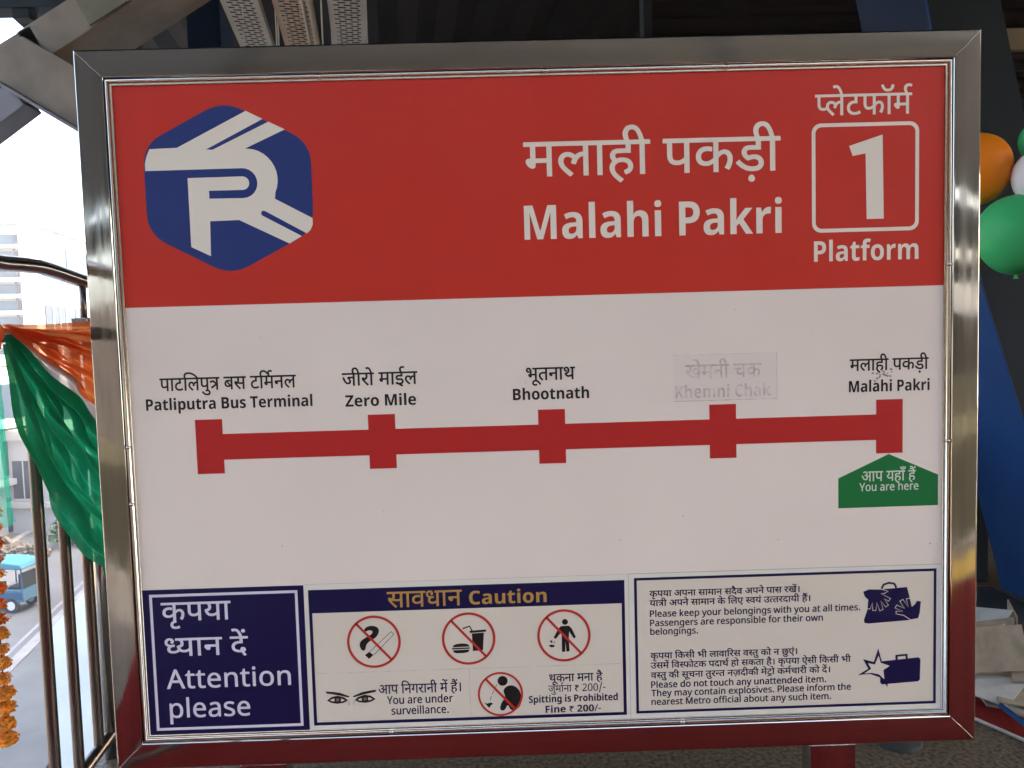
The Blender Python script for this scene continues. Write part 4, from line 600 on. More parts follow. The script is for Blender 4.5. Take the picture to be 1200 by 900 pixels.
white_ = [(97, 462), (107, 457), (113, 456), (113, 466), (106, 466)]
white2 = [(136, 457), (144, 460), (150, 464), (142, 467), (136, 468)]
shade = [(150, 470), (166, 462), (168, 480), (160, 486), (164, 474)]
ey = flat('eyes_pictogram', [[q(z)] for z in (brow, mx(brow))] + [[q(z), q(y), q(y2)] for z, y, y2 in ((lid, white_, white2), (mx(lid), mx(white_), mx(white2)))], 3, M['black'], n2)
flat('nose_shading', [[q(shade)], [q(mx(shade))]], 3, M['faint'], n2)
for x in (124, 222): flat('iris', [[circle(*q([(x, 461)])[0], 0.0036, 16)]], 4, M['iris'], n2)

n3 = flat('luggage_notice', [[rect(0.2045, -0.6895, 0.8685, -0.3925)]], 2, M['white2'], sign)
flat('border', [[rect(0.1985, -0.6960, 0.8745, -0.3865), rect(0.2045, -0.6900, 0.8685, -0.3925)]], 3, M['navy'], n3)
for k, x1, zb in (('hi_l1', 0.567, -0.4300), ('hi_l2', 0.591, -0.4515), ('hi_l3', 0.561, -0.5715), ('hi_l4', 0.682, -0.5935), ('hi_l5', 0.635, -0.6160)):
    flat('lettering', text(k, 0.2325, x1, zb, 0.0208, 20), 3, M['navy_text'], n3)
for k, x1, zb in (('en_l1', 0.703, -0.4760), ('en_l2', 0.619, -0.4970), ('en_l3', 0.339, -0.5165), ('en_l4', 0.626, -0.6380), ('en_l5', 0.682, -0.6575), ('en_l6', 0.637, -0.6775)):
    flat('lettering', text(k, 0.2330, x1, zb, 0.0205, 26), 3, M['navy_text'], n3)
KL = 0.000597
q = pic((0.775, -0.462), (992, 165), KL)
hl = [(883, 118), (905, 110), (950, 112), (975, 120), (962, 126), (948, 127), (984, 148), (978, 156), (960, 146), (976, 172), (968, 178), (948, 154), (956, 188), (946, 192), (934, 160), (930, 190), (920, 190), (918, 160), (908, 184), (899, 182), (902, 150), (888, 136)]
hr = [(1100, 162), (1096, 205), (1090, 226), (1062, 230), (1036, 212), (1008, 206), (1008, 198), (1034, 198), (1004, 184), (1010, 175), (1040, 188), (1022, 160), (1032, 154), (1054, 184), (1046, 152), (1058, 150), (1066, 182), (1078, 172), (1085, 160)]
def grow(P, d):
    a = area(P); o = []
    for i, p in enumerate(P):
        p0 = Vector(P[i - 1]); p1 = Vector(p); p2 = Vector(P[(i + 1) % len(P)])
        u = ((p2 - p1).normalized() + (p1 - p0).normalized())
        u = u.normalized() if u.length > 0.2 else (p1 - p0).normalized()
        n = Vector((u.y, -u.x)) * (1 if a > 0 else -1); o.append((p1.x + n.x * d, p1.y + n.y * d))
    return o
bg1 = flat('luggage_pictogram', [[q([(893, 130), (905, 114), (1048, 106), (1062, 160), (1074, 220), (1070, 232), (905, 241), (888, 238), (886, 226), (905, 170)])],
      [stroke(q([(952, 110), (960, 94), (980, 88), (1000, 92), (1008, 107)]), 0.0048)]], 3, M['navy'], n3)
flat('hand_outline', [[grow(q(hl), 0.0020)], [grow(q(hr), 0.0020)]], 4, M['white2'], bg1)
flat('hand', [[q(hl)], [q(hr)]], 5, M['navy'], bg1)
q = pic((0.775, -0.617), (995, 418), KL)
bg2 = flat('suitcase_pictogram', [[q([(955, 381), (1096, 370), (1103, 378), (1101, 456), (1094, 463), (957, 470), (950, 462)])],
      [q([(1008, 377), (1008, 358), (1054, 355), (1055, 373), (1047, 374), (1046, 363), (1017, 365), (1017, 376)])]], 3, M['navy'], n3)
star = [(943, 330), (956, 380), (1000, 398), (970, 416), (980, 482), (948, 442), (912, 428), (866, 431), (905, 408), (886, 370), (926, 382)]
star2 = [(944, 358), (952, 386), (986, 399), (962, 414), (966, 450), (946, 431), (918, 424), (890, 425), (916, 408), (904, 386), (930, 392)]
flat('blast', [[q(star)]], 4, M['navy'], bg2)
flat('blast_core', [[q(star2)]], 5, M['white2'], bg2)
# ================================================================== MATERIALS OF THE PLACE
M['granite'] = mat('speckled_granite', (0.022, 0.017, 0.011), rough=0.45, col2=(0.20, 0.15, 0.092), vscale=75, detail=6, bump=0.02, bscale=120)
M['carpet'] = mat('red_carpet', (0.15, 0.008, 0.006), rough=0.95, var=0.2, vscale=40, bump=0.25, bscale=220, spec=0.1)
M['yellow'] = mat('tactile_yellow', (0.60, 0.36, 0.03), rough=0.7, var=0.15, vscale=20)
M['concrete'] = mat('concrete', (0.36, 0.34, 0.31), rough=0.85, var=0.18, vscale=3, bump=0.1, bscale=25)
M['ballast'] = mat('track_bed', (0.045, 0.04, 0.036), rough=0.95, var=0.4, vscale=14, bump=0.4, bscale=30)
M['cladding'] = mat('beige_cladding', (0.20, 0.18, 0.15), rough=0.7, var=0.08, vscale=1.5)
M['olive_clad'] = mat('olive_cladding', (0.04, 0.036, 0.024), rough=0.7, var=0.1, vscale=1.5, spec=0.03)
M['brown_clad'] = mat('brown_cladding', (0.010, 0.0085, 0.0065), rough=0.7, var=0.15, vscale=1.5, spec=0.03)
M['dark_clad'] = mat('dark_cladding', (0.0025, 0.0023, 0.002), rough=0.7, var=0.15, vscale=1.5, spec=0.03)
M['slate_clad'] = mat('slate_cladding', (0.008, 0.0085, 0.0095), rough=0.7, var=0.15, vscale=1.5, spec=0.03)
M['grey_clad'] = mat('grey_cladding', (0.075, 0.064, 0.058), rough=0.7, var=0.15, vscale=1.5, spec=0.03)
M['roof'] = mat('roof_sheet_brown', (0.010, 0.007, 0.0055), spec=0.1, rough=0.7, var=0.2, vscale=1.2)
M['cream'] = mat('cream_painted_steel', (0.26, 0.21, 0.145), rough=0.6, var=0.16, vscale=5, bump=0.05, bscale=20)
M['olive'] = mat('dusty_gusset_paint', (0.20, 0.18, 0.11), rough=0.6, var=0.12, vscale=8)
M['lilac_grey'] = mat('grey_painted_steel', (0.24, 0.23, 0.24), rough=0.5, var=0.08, vscale=5)
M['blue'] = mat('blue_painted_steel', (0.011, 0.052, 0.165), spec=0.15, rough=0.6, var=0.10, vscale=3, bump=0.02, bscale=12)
M['navy_and_shaded_blue'] = mat('navy_and_shaded_blue_steel', (0.0035, 0.013, 0.038), spec=0.1, rough=0.6, var=0.1, vscale=3)  # navy of the far shaft; also blue steel with roof shade in its colour
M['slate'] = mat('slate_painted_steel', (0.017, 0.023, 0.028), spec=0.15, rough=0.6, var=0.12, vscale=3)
M['tray'] = mat('galvanised_tray', (0.62, 0.59, 0.52), rough=0.6, var=0.08, vscale=5)
M['tray_tan'] = mat('dusty_galvanised_tray', (0.62, 0.47, 0.31), rough=0.6, var=0.1, vscale=5)
M['card'] = mat('dusty_board', (0.26, 0.21, 0.145), rough=0.85, var=0.22, vscale=14, bump=0.06, bscale=30)
M['pale_board'] = mat('pale_board', (0.40, 0.38, 0.33), rough=0.8, var=0.12, vscale=14)
M['asphalt'] = mat('asphalt', (0.125, 0.124, 0.118), rough=0.9, var=0.15, vscale=0.4)
M['dust'] = mat('dusty_ground', (0.125, 0.105, 0.075), rough=0.95, var=0.18, vscale=0.25)
M['kerb'] = mat('kerb_concrete', (0.26, 0.25, 0.24), rough=0.9, var=0.1, vscale=2)
M['plaster'] = mat('white_plaster', (0.34, 0.335, 0.32), rough=0.8, var=0.05, vscale=0.4)
M['white_deck'] = mat('white_roof_coating', (0.74, 0.74, 0.71), rough=0.8, var=0.06, vscale=0.8)
M['glass_blue'] = mat('blue_glazing', (0.050, 0.090, 0.115), rough=0.3, var=0.18, vscale=0.5, spec=0.15)
M['glass_dark'] = mat('dark_glazing', (0.008, 0.017, 0.028), rough=0.3, var=0.3, vscale=0.7, spec=0.2)
M['facade_glass'] = mat('facade_glazing', (0.016, 0.042, 0.060), rough=0.35, var=0.2, vscale=0.4, spec=0.1)
M['grey_trim'] = mat('grey_trim', (0.05, 0.055, 0.06), rough=0.7)
M['rick_blue'] = mat('rickshaw_blue', (0.012, 0.07, 0.15), rough=0.35)
M['rick_pale'] = mat('rickshaw_pale_blue', (0.05, 0.13, 0.19), rough=0.35)
M['canvas'] = mat('blue_canvas', (0.05, 0.19, 0.25), rough=0.85)
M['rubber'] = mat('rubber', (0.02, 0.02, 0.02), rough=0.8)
M['rim'] = mat('rim_white', (0.6, 0.6, 0.6), rough=0.4)
M['skin'] = mat('skin', (0.20, 0.11, 0.07), rough=0.6)
M['leaf'] = mat('leaf_green', (0.045, 0.085, 0.03), rough=0.7, var=0.4, vscale=3)
M['bark'] = mat('bark', (0.12, 0.08, 0.05), rough=0.9)
M['rubble'] = mat('rubble_stone', (0.13, 0.105, 0.075), rough=0.95, var=0.3, vscale=2, bump=0.3, bscale=8)
M['saffron'] = fabric('saffron_satin', (0.88, 0.21, 0.05), 0.24, 0.60, 0.05, 0.45)
M['whitecloth'] = fabric('white_satin', (0.62, 0.58, 0.54), 0.08, 0.40, 0.06)
M['greencloth'] = fabric('green_satin', (0.012, 0.31, 0.135), 0.17, 0.50, 0.06, 0.42)
M['sheer'] = fabric('sheer_green', (0.16, 0.50, 0.36), 0.70, 0.6, 0.04)
M['petal'] = mat('marigold_orange', (0.74, 0.16, 0.008), rough=0.75, var=0.25, vscale=30)
M['petal2'] = mat('marigold_amber', (0.80, 0.29, 0.015), rough=0.75, var=0.25, vscale=30)
def latex(name, col):
    q = mat(name, col, rough=0.42, spec=0.18); b = q.node_tree.nodes['Principled BSDF']
    b.inputs['Subsurface Weight'].default_value = 0.15; b.inputs['Subsurface Radius'].default_value = (0.02, 0.02, 0.02); return q
M['b_orange'] = latex('latex_orange', (0.92, 0.26, 0.008)); M['b_green'] = latex('latex_green', (0.05, 0.46, 0.15)); M['b_white'] = latex('latex_white', (0.75, 0.74, 0.74))

def P3(x, y, z): return Vector((x, y, z))
# station axis: the platform edge, railing and trays all run along U
AZ = R(-7.05); U = Vector((math.sin(AZ), math.cos(AZ), 0)); N = Vector((U.y, -U.x, 0))       # N points onto the platform
A0 = Vector((-1.372, 0.621, 0))
def rail(s, z, off=0.0): return A0 + U * s + N * off + Vector((0, 0, z))

# ================================================================== SETTING
def sheet(name, pts, z, material, kind='structure'):
    o = mesh(name, [(x, y, z) for x, y in pts], [tuple(range(len(pts)))], material); return tag(o, kind=kind)
GZ = -8.0
sheet('ground', [(-1500, -1500), (1500, -1500), (1500, 1500), (-1500, 1500)], GZ, M['dust'])
M['pave'] = mat('pavement_slabs', (0.14, 0.14, 0.132), rough=0.9, var=0.12, vscale=0.8)
def street(s0, s1, x0, x1): # strip along the station axis, measured from a point on the street's near kerb
    d = Vector((-0.2095, 0.978, 0)); nn = Vector((d.y, -d.x, 0)); o = Vector((-15.1, 21.4, 0))
    return [tuple((o + d * s + nn * x)[:2]) for s, x in ((s0, x0), (s0, x1), (s1, x1), (s1, x0))]
sheet('road', street(-60, 160, -5.6, 0), GZ + 0.02, M['asphalt'])
def kerb(x0, x1):
    p = street(-60, 160, x0, x1); b = MB(); v = [(x, y, z) for z in (GZ, GZ + 0.14) for x, y in p]
    b.add(v, [(4, 5, 6, 7), (0, 1, 5, 4), (1, 2, 6, 5), (2, 3, 7, 6), (3, 0, 4, 7)]); tag(b.build('kerb', M['kerb']), kind='structure')
kerb(0.0, 0.35); kerb(-5.95, -5.6)
sheet('pavement', street(-60, 160, 0.35, 3.2), GZ + 0.10, M['pave'])
sheet('road_marking', street(-60, 160, -0.45, -0.33), GZ + 0.026, M['kerb'])

# platform slab: near edge follows the railing on the left
b = MB()
def slab(b, pts, z0, z1):
    n = len(pts); b.add([(x, y, z0) for x, y in pts] + [(x, y, z1) for x, y in pts], [tuple(range(n - 1, -1, -1)), tuple(range(n, 2 * n))] + [(i, (i + 1) % n, n + (i + 1) % n, n + i) for i in range(n)])
L0 = rail(-4.2, 0, -0.12); L1 = rail(70, 0, -0.12)
slab(b, [(L0.x, -2.9), (20, -2.9), (20, L1.y), (L1.x, L1.y)], -0.5, 0.0)
tag(b.build('platform_floor', M['granite']), kind='structure')
b = MB(); b.box(-0.9, 20, -2.62, -2.30, 0.0005, 0.008); tag(b.build('tactile_strip', M['yellow']), kind='structure')
b = MB(); b.box(-12, 12, -7.2, -2.9, -1.6, -1.2); tag(b.build('track_bed', M['ballast']), kind='structure')
b = MB(); b.box(-16, 16, -9.6, -7.2, -1.6, 0.0); tag(b.build('far_platform', M['olive_clad']), kind='structure')

# unseen wall across the tracks, height and gaps shaped for light and frame reflections
wl = empty('unseen_wall', (0, -9.3, 0), 'unseen long dark wall with open bands across the tracks, shaped for light and reflections', 'wall')
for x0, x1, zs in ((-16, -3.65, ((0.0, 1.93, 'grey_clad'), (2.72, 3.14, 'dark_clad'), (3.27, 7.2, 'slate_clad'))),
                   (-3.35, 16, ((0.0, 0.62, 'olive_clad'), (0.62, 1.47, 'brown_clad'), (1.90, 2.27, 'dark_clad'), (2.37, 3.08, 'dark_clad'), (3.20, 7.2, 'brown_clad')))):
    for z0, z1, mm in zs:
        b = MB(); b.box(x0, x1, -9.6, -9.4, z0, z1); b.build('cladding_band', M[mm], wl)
for x in (-15.8, -9.5, -3.5, 3.2, 9.5, 15.8):
    b = MB(); b.box(x - .15, x + .15, -9.605, -9.35, 0, 7.2); b.build('pier', M['dark_clad'], wl)

# roof
b = MB()
ed = lambda y: -2.9 - 0.176 * y
v = []; f = []
nx = 120
ys = (-3.5, 70.0)  # near edge drawn back so sky light reaches the sign
for y in ys:
    x0 = ed(max(y, 0)) if y > 0 else -3.4
    for i in range(nx + 1):
        x = x0 + (20 - x0) * i / nx; v.append((x, y, 4.75 + (0.035 if i % 2 else 0)))
for i in range(nx): f.append((i, i + 1, nx + 2 + i, nx + 1 + i))
k = len(v); v += [(x, y, z + 0.12) for x, y, z in v]; f += [tuple(reversed([q + k for q in g])) for g in f[:nx]]
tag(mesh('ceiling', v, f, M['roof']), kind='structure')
for y in (5.2, 8.0, 11.0, -0.5, -3.0):
    b = MB(); x0 = ed(max(y, 0)) + 1.6; b.box(x0, 19.5, y, y + 0.16, 4.44, 4.735)
    o = b.build('roof_purlin', M['roof'])
    tag(o, 'dark brown steel purlin running under the roof sheets', 'beam', 'purlins under the dark roof')

# dark ribbed cladding that closes the platform off behind and to the right
bw = empty('ribbed_wall', (5.5, 4.8, 0), 'dark brown ribbed cladding wall behind the blue column', 'wall')
b = MB()
for k in range(32):
    z = 0.0 + 0.14 * k
    b.add([(1.2, 4.80, z), (20, 4.80, z), (20, 4.765, z + .04), (1.2, 4.765, z + .04), (20, 4.765, z + .10), (1.2, 4.765, z + .10), (20, 4.80, z + .14), (1.2, 4.80, z + .14)], [(0, 1, 2, 3), (3, 2, 4, 5), (5, 4, 6, 7)])
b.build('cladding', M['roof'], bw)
b = MB(); b.box(1.2, 20, 4.70, 4.762, 3.55, 3.72); b.build('cover_strip', M['cream'], bw)
b = MB(); b.box(1.15, 1.22, 4.72, 4.9, 0.0, 4.43); b.build('end_trim', M['slate'], bw)

# ================================================================== STEELWORK AT THE ROOF EDGE
tr = empty('roof_truss', (-2.9, 3.0, 2.95), 'cream painted roof truss joint with box beams at the upper left', 'truss')
def beam(name, a, c, wd, y0, y1, material, up=True, bevel=0.006):
    a = Vector(a); c = Vector(c); d = (c - a).normalized(); n = Vector((-d.y, d.x)) * wd * (1 if up else -1)
    b = MB(); b.prism([tuple(a), tuple(c), tuple(c + n), tuple(a + n)], y0, y1); return b.build(name, material, tr, bevel=bevel)
beam('rafter', (-2.76, 3.010), (-0.9, 4.100), 0.215, 3.0, 3.42, M['cream'])
b = MB(); b.prism([(-3.0, 2.930), (-2.0, 2.297), (-1.84, 2.551), (-2.662, 3.067), (-2.80, 3.150), (-2.97, 3.06)], 2.94, 3.24); b.build('strut', M['cream'], tr, bevel=0.006)
beam('strut_flange', (-2.957, 2.9005), (-2.0, 2.2945), 0.018, 2.90, 3.28, M['lilac_grey'], False, 0.003)
beam('rafter', (-3.9, 2.452), (-2.72, 3.112), 0.14, 3.0, 3.40, M['cream'])
beam('strut', (-3.45, 2.38), (-2.86, 2.785), 0.16, 3.02, 3.2, M['lilac_grey'])
b = MB(); b.prism([(-2.53, 3.42), (-2.43, 3.215), (-2.12, 3.395), (-2.0, 3.60)], 2.975, 2.988); b.build('gusset_plate', M['olive'], tr, bevel=0.002)
b = MB(); b.box(-4.2, -2.3, 3.15, 3.30, 3.40, 3.55); b.build('edge_purlin', M['slate'], tr, bevel=0.004)
b = MB(); b.box(-2.98, -2.88, 3.16, 3.25, 3.345, 3.405); b.build('bracket', M['slate'], tr, bevel=0.004)
# ================================================================== BLUE STEEL COLUMNS
cl = empty('steel_column', (2.5, 1.85, 0), 'big leaning blue box column at the right with a slate front face', 'column')
lv = [(0.0, 2.435, 2.79, 2.40), (0.9, 2.157, 2.50, 2.165), (1.5, 1.968, 2.30, 2.000), (2.65, 1.731, 2.042, 1.715), (4.7, 1.31, 1.66, 1.27)]
def column_part(name, idx, material, lv=lv):
    v = []; f = []
    for z, mx_, rx, lx in lv: v += [(mx_, 1.6, z), (rx, 1.6, z), (rx, 2.1, z), (lx, 2.1, z)]
    for k in range(len(lv) - 1):
        for i in idx: j = (i + 1) % 4; a = 4 * k; f.append((a + i, a + j, a + 4 + j, a + 4 + i))
    return mesh(name, v, f, material, cl)
column_part('side_plate', (3, 2), M['blue'], lv[:3]); column_part('shaded_upper_side', (3, 2), M['navy_and_shaded_blue'], lv[2:]); column_part('front_plate', (0, 1), M['slate'])  # upper side coloured darker to stand for the shade under the roof
b = MB()                                            # the welded edge between the two plates
b.tube([(q[1], 1.6, q[0]) for q in lv], 0.004, 6); b.build('weld_edge', M['blue'], cl, True)
c2 = empty('steel_column', (-2.0, 3.5, 0), 'dark navy upright column between the truss and the cable trays', 'column')
b = MB(); b.box(-2.07, -1.85, 3.5, 3.75, -8, 4.43); b.build('shaft', M['navy_and_shaded_blue'], c2, bevel=0.01)
b = MB(); b.box(-2.13, -1.79, 3.44, 3.81, -0.3, -0.2); b.build('base_plate', M['slate'], c2)

# ================================================================== CABLE TRAYS
def tray(x, wd, material, label):
    T = empty('cable_tray', (x, 2.4, 3.1), label, 'cable tray', 'perforated cable trays under the roof')
    d = Vector((-0.168, 0.986, 0)); nn = Vector((0.986, 0.168, 0)); o = Vector((x, 2.4, 3.1))
    v = []; f = []; b = MB()
    cols = 15; pitch = 0.030; n = 190; cw = (wd - 0.03) / cols
    def q(u0, u1, s0, s1):
        k = len(v)
        v.extend([o + nn * u0 + d * s0, o + nn * u1 + d * s0, o + nn * u1 + d * s1, o + nn * u0 + d * s1]); f.append((k, k + 1, k + 2, k + 3))
    s0 = -1.0
    for r in range(n):
        s = s0 + r * pitch
        q(0, wd, s, s + pitch * 0.5)
        q(0, 0.015, s + pitch * 0.5, s + pitch); q(wd - 0.015, wd, s + pitch * 0.5, s + pitch)
        for c in range(cols):
            if (c + (3 if r % 2 else 0)) % 6 >= 4 or (c in (0, cols - 1)): q(0.015 + c * cw, 0.015 + (c + 1) * cw, s + pitch * 0.5, s + pitch)
    mesh('perforated_bed', v, f, material, T)
    for u in (0, wd):
        b = MB(); k = o + nn * u
        vv = [k + nn * (a) + d * s + Vector((0, 0, z)) for s in (s0, s0 + n * pitch) for a, z in ((-.002, -.002), (.002, -.002), (.002, .06), (-.002, .06))]
        b.add(vv, [(0, 1, 5, 4), (1, 2, 6, 5), (2, 3, 7, 6), (3, 0, 4, 7), (0, 3, 2, 1), (4, 5, 6, 7)]); b.build('side_rail', material, T)
    b = MB()
    for j in range(3):
        b.tube([o + nn * (0.05 + 0.045 * j + 0.008 * math.sin(s * 3 + j)) + d * s + Vector((0, 0, 0.024)) for s in [s0 + 0.4 * i for i in range(15)]], 0.014, 6)
    b.build('cable', M['rubber'], T, True)
    for s in (0.9, 2.9, 4.4):
        for u in (-0.012, wd + 0.012):
            b = MB(); b.tube([o + nn * u + d * s + Vector((0, 0, -0.01)), o + nn * u + d * s + Vector((0, 0, 1.6))], 0.006, 6); b.build('hanger_rod', M['tray'], T)
    return T
tray(-1.468, 0.185, M['tray'], 'grey perforated cable tray, leftmost of the three above the sign')
tray(-1.203, 0.195, M['tray_tan'], 'tan perforated cable tray in the middle of three above the sign')
tray(-0.920, 0.192, M['tray'], 'perforated cable tray nearest the dark roof, rightmost of three above the sign')
cp = empty('conduit', (-0.98, 2.4, 3.1), 'thin grey conduit pipes between the middle and right cable trays', 'pipe')
for k in range(2):
    b = MB(); b.tube([Vector((-0.985 + 0.035 * k, 2.0, 3.1)) + Vector((-0.168, 0.986, 0)) * s for s in (-.5, 2, 5)], 0.009, 8); b.build('pipe', M['tray'], cp, True)

# ================================================================== RAILING
rl = empty('steel_railing', tuple(rail(0, 0)), 'stainless tube railing with upright balusters beside the sign', 'railing')
pts = [rail(-2.6, 1.550, .10), rail(-1.4, 1.552, .05), rail(-0.7, 1.554, .01), rail(-0.32, 1.556), rail(-0.20, 1.563), rail(-0.12, 1.566), rail(-0.04, 1.563), rail(0.06, 1.556), rail(0.16, 1.549), rail(0.30, 1.545), rail(2.5, 1.545), rail(12, 1.545)]
b = MB(); b.tube(pts, 0.0205, 18); b.build('handrail', M['rail'], rl, True)
b = MB(); b.tube([rail(-2.6, 1.375), rail(12, 1.375)], 0.018, 14); b.build('middle_rail', M['tube'], rl, True)
b = MB(); b.tube([rail(-2.6, 0.075), rail(12, 0.075)], 0.0195, 14); b.build('bottom_rail', M['tube'], rl, True)
ss = [-0.211 + 0.1465 * k for k in range(-1, 42) if k != 0 or True]
for k, s in enumerate(ss):
    if abs(s - 0.17) < 0.08 and abs(s - 0.082) > 0.01: continue
    if s < -0.3: continue
    b = MB(); b.tube([rail(s, 0.09), rail(s, 1.372)], 0.0153, 14, False); b.build('baluster', M['tube'], rl, True)
for s in (0.172, 3.1, 6.0):
    b = MB(); b.tube([rail(s, 0.0), rail(s, 1.40)], 0.0185, 16); p = b.build('post', M['chrome'], rl, True)
    b = MB(); b.tube([rail(s, 1.39), rail(s, 1.542)], 0.0105, 12); b.build('spigot', M['tube'], p, True)
    b = MB(); c = rail(s, 0); T = Matrix.Translation(c) @ Matrix.Rotation(-AZ * -1, 4, 'Z')
    b.box(-.026, .026, -.026, .026, 1.385, 1.432, T); b.build('clamp_block', M['tube'], p, bevel=0.003)

# ================================================================== TRICOLOUR DRAPE
dr = empty('tricolour_drape', tuple(rail(-0.33, 1.36)), 'gathered saffron, white and green cloth tied along the railing', 'drape')
def bez(a, b_, c, t): return tuple((1 - t) ** 2 * p + 2 * t * (1 - t) * q + t * t * r for p, q, r in zip(a, b_, c))
KN = (-0.405, 1.376)
CURV = [(0.00, (-0.25, 1.412), (0.55, 1.432)), (0.20, (-0.12, 1.33), (0.52, 1.16)), (0.42, (0.03, 1.19), (0.50, 0.845)), (0.50, (-0.03, 1.15), (0.50, 0.74)),
        (0.75, (-0.22, 0.95), (0.46, 0.60)), (1.00, (-0.315, 0.72), (0.46, 0.47))]
def curve_at(t):
    for a, c in zip(CURV, CURV[1:]):
        if t <= c[0] + 1e-9:
            k = (t - a[0]) / (c[0] - a[0]); L = lambda p, q: (p[0] + (q[0] - p[0]) * k, p[1] + (q[1] - p[1]) * k)
            return L(a[1], c[1]), L(a[2], c[2])
rg = random.Random(3)
ph = [rg.uniform(0, 6.28) for _ in range(8)]
def pleat(t, u):
    g = min(1.0, u * 3.2)
    a = 0.010 * math.sin(t * 118 + 2.0 * math.sin(u * 3 + ph[0])) + 0.0065 * math.sin(t * 263 + ph[1] + u * 2.5) + 0.011 * math.sin(t * 47 + ph[2] - u * 4)
    b_ = 0.007 * math.sin(u * 17 + t * 30 + ph[3]) + 0.006 * math.sin(u * 29 - t * 55 + ph[4])
    return a * (0.35 + 0.85 * g) * (1 + 0.4 * math.sin(t * 13 + ph[5])) + b_ * g
def band(name, t0, t1, nt_, material, label=None):
    v = []; f = []; nu = 70
    for i in range(nt_ + 1):
        t = t0 + (t1 - t0) * i / nt_; C, E = curve_at(t)
        for j in range(nu + 1):
            u = j / nu; s, z = bez(KN, C, E, u)
            z += (t - .5) * -0.05 * (1 - u) ** 4
            z += 0.006 * math.sin(t * 120 + ph[6]) * u
            v.append(rail(s, z, 0.045 + pleat(t, u) + 0.02 * math.sin(u * 3.1)))
    for i in range(nt_):
        for j in range(nu): a = i * (nu + 1) + j; f.append((a, a + 1, a + nu + 2, a + nu + 1))
    o = mesh(name, v, f, material, dr, True)
    if label: o['label'] = label
band('saffron_band', 0.0, 0.425, 230, M['saffron']); band('white_band', 0.425, 0.505, 44, M['whitecloth']); band('green_band', 0.505, 1.0, 260, M['greencloth'])
v = []; f = []                                                   # sheer end hanging straight down left of the knot
for i in range(31):
    for j in range(41):
        a = i / 30; u = j / 40
        s = -0.42 + 0.14 * a + (0.05 * a) * u; z = 1.34 - 0.46 * u
        v.append(rail(s, z, -0.045 + 0.012 * math.sin(a * 17 + u * 2) + 0.006 * math.sin(a * 31 + u * 6)))
for i in range(30):
    for j in range(40): a = i * 41 + j; f.append((a, a + 1, a + 42, a + 41))
mesh('sheer_end', v, f, M['sheer'], dr, True)
b = MB(); b.ball(rail(-0.490, 1.378, 0.045), 0.034, 16, 10, 0.9); b.ball(rail(-0.505, 1.355, 0.05), 0.028, 14, 8, 1.1); b.build('knot', M['saffron'], dr, True)

# ================================================================== MARIGOLD GARLAND
gl = empty('marigold_garland', (-1.367, 0.25, 0.34), 'hanging string of ruffled orange marigold flowers at the left edge', 'garland')
def flower_mesh(seed):
    g = random.Random(seed); v = []; f = []
    for ring_, (r0, tilt, n, ln) in enumerate(((0.004, 74, 7, .016), (0.007, 52, 9, .021), (0.009, 30, 11, .0245), (0.010, 8, 11, .026), (0.009, -14, 10, .024), (0.007, -40, 8, .019))):
        for i in range(n):
            a = 2 * math.pi * (i + 0.5 * (ring_ % 2)) / n + g.uniform(-.12, .12); t = R(tilt + g.uniform(-10, 10)); w_ = 0.0078 * g.uniform(.85, 1.2); ll = ln * g.uniform(.85, 1.1)
            d = Vector((math.cos(a) * math.cos(t), math.sin(a) * math.cos(t), math.sin(t))); s_ = Vector((-math.sin(a), math.cos(a), 0)); n_ = d.cross(s_)
            k = len(v)
            v += [d * r0 - s_ * w_ * .4, d * r0 + s_ * w_ * .4, d * ll * .75 + s_ * w_ + n_ * .002, d * ll * .75 - s_ * w_ + n_ * .002,
                  d * ll + s_ * w_ * .9 - n_ * .003, d * ll * 1.04 - n_ * -.001, d * ll - s_ * w_ * .9 - n_ * .003]
            f += [(k, k + 1, k + 2, k + 3), (k + 3, k + 2, k + 4, k + 5), (k + 3, k + 5, k + 6)]
    k = len(v); nb = 10
    for i in range(1, 6):
        for j in range(nb): t = math.pi * i / 6; a = 2 * math.pi * j / nb; v.append(Vector((math.sin(t) * math.cos(a), math.sin(t) * math.sin(a), math.cos(t) * .8)) * 0.0155)
    for i in range(4):
        for j in range(nb): a = k + i * nb + j; c = k + i * nb + (j + 1) % nb; f.append((a, a + nb, c + nb, c))
    me = bpy.data.meshes.new('flower'); me.from_pydata([tuple(q) for q in v], [], f); me.update(); return me
FM = [flower_mesh(k) for k in range(4)]
for k, me in enumerate(FM): me.materials.append(M['petal'] if k < 3 else M['petal2'])
FM2 = [me.copy() for me in FM]
for me in FM2: me.materials.clear(); me.materials.append(M['petal2'])
zz = 0.352; k = 0
while zz < 1.40:
    me = FM2[k % 4] if k < 7 else FM[k % 4]
    o = bpy.data.objects.new('flower', me); COL.objects.link(o); o.parent = gl
    o.location = (random.uniform(-.003, .003) + 0.004, random.uniform(-.003, .003), zz - 0.34)
    o.rotation_euler = (random.uniform(-.25, .25), random.uniform(-.25, .25), random.uniform(0, 6.28)); sc_ = random.uniform(0.86, 1.02); o.scale = (sc_, sc_, sc_ * .95)
    zz += random.uniform(0.036, 0.041); k += 1
b = MB(); b.tube([(-1.363, 0.25, 0.34), (-1.363, 0.25, 1.54)], 0.0015, 6); b.build('thread', M['leaf'], gl)

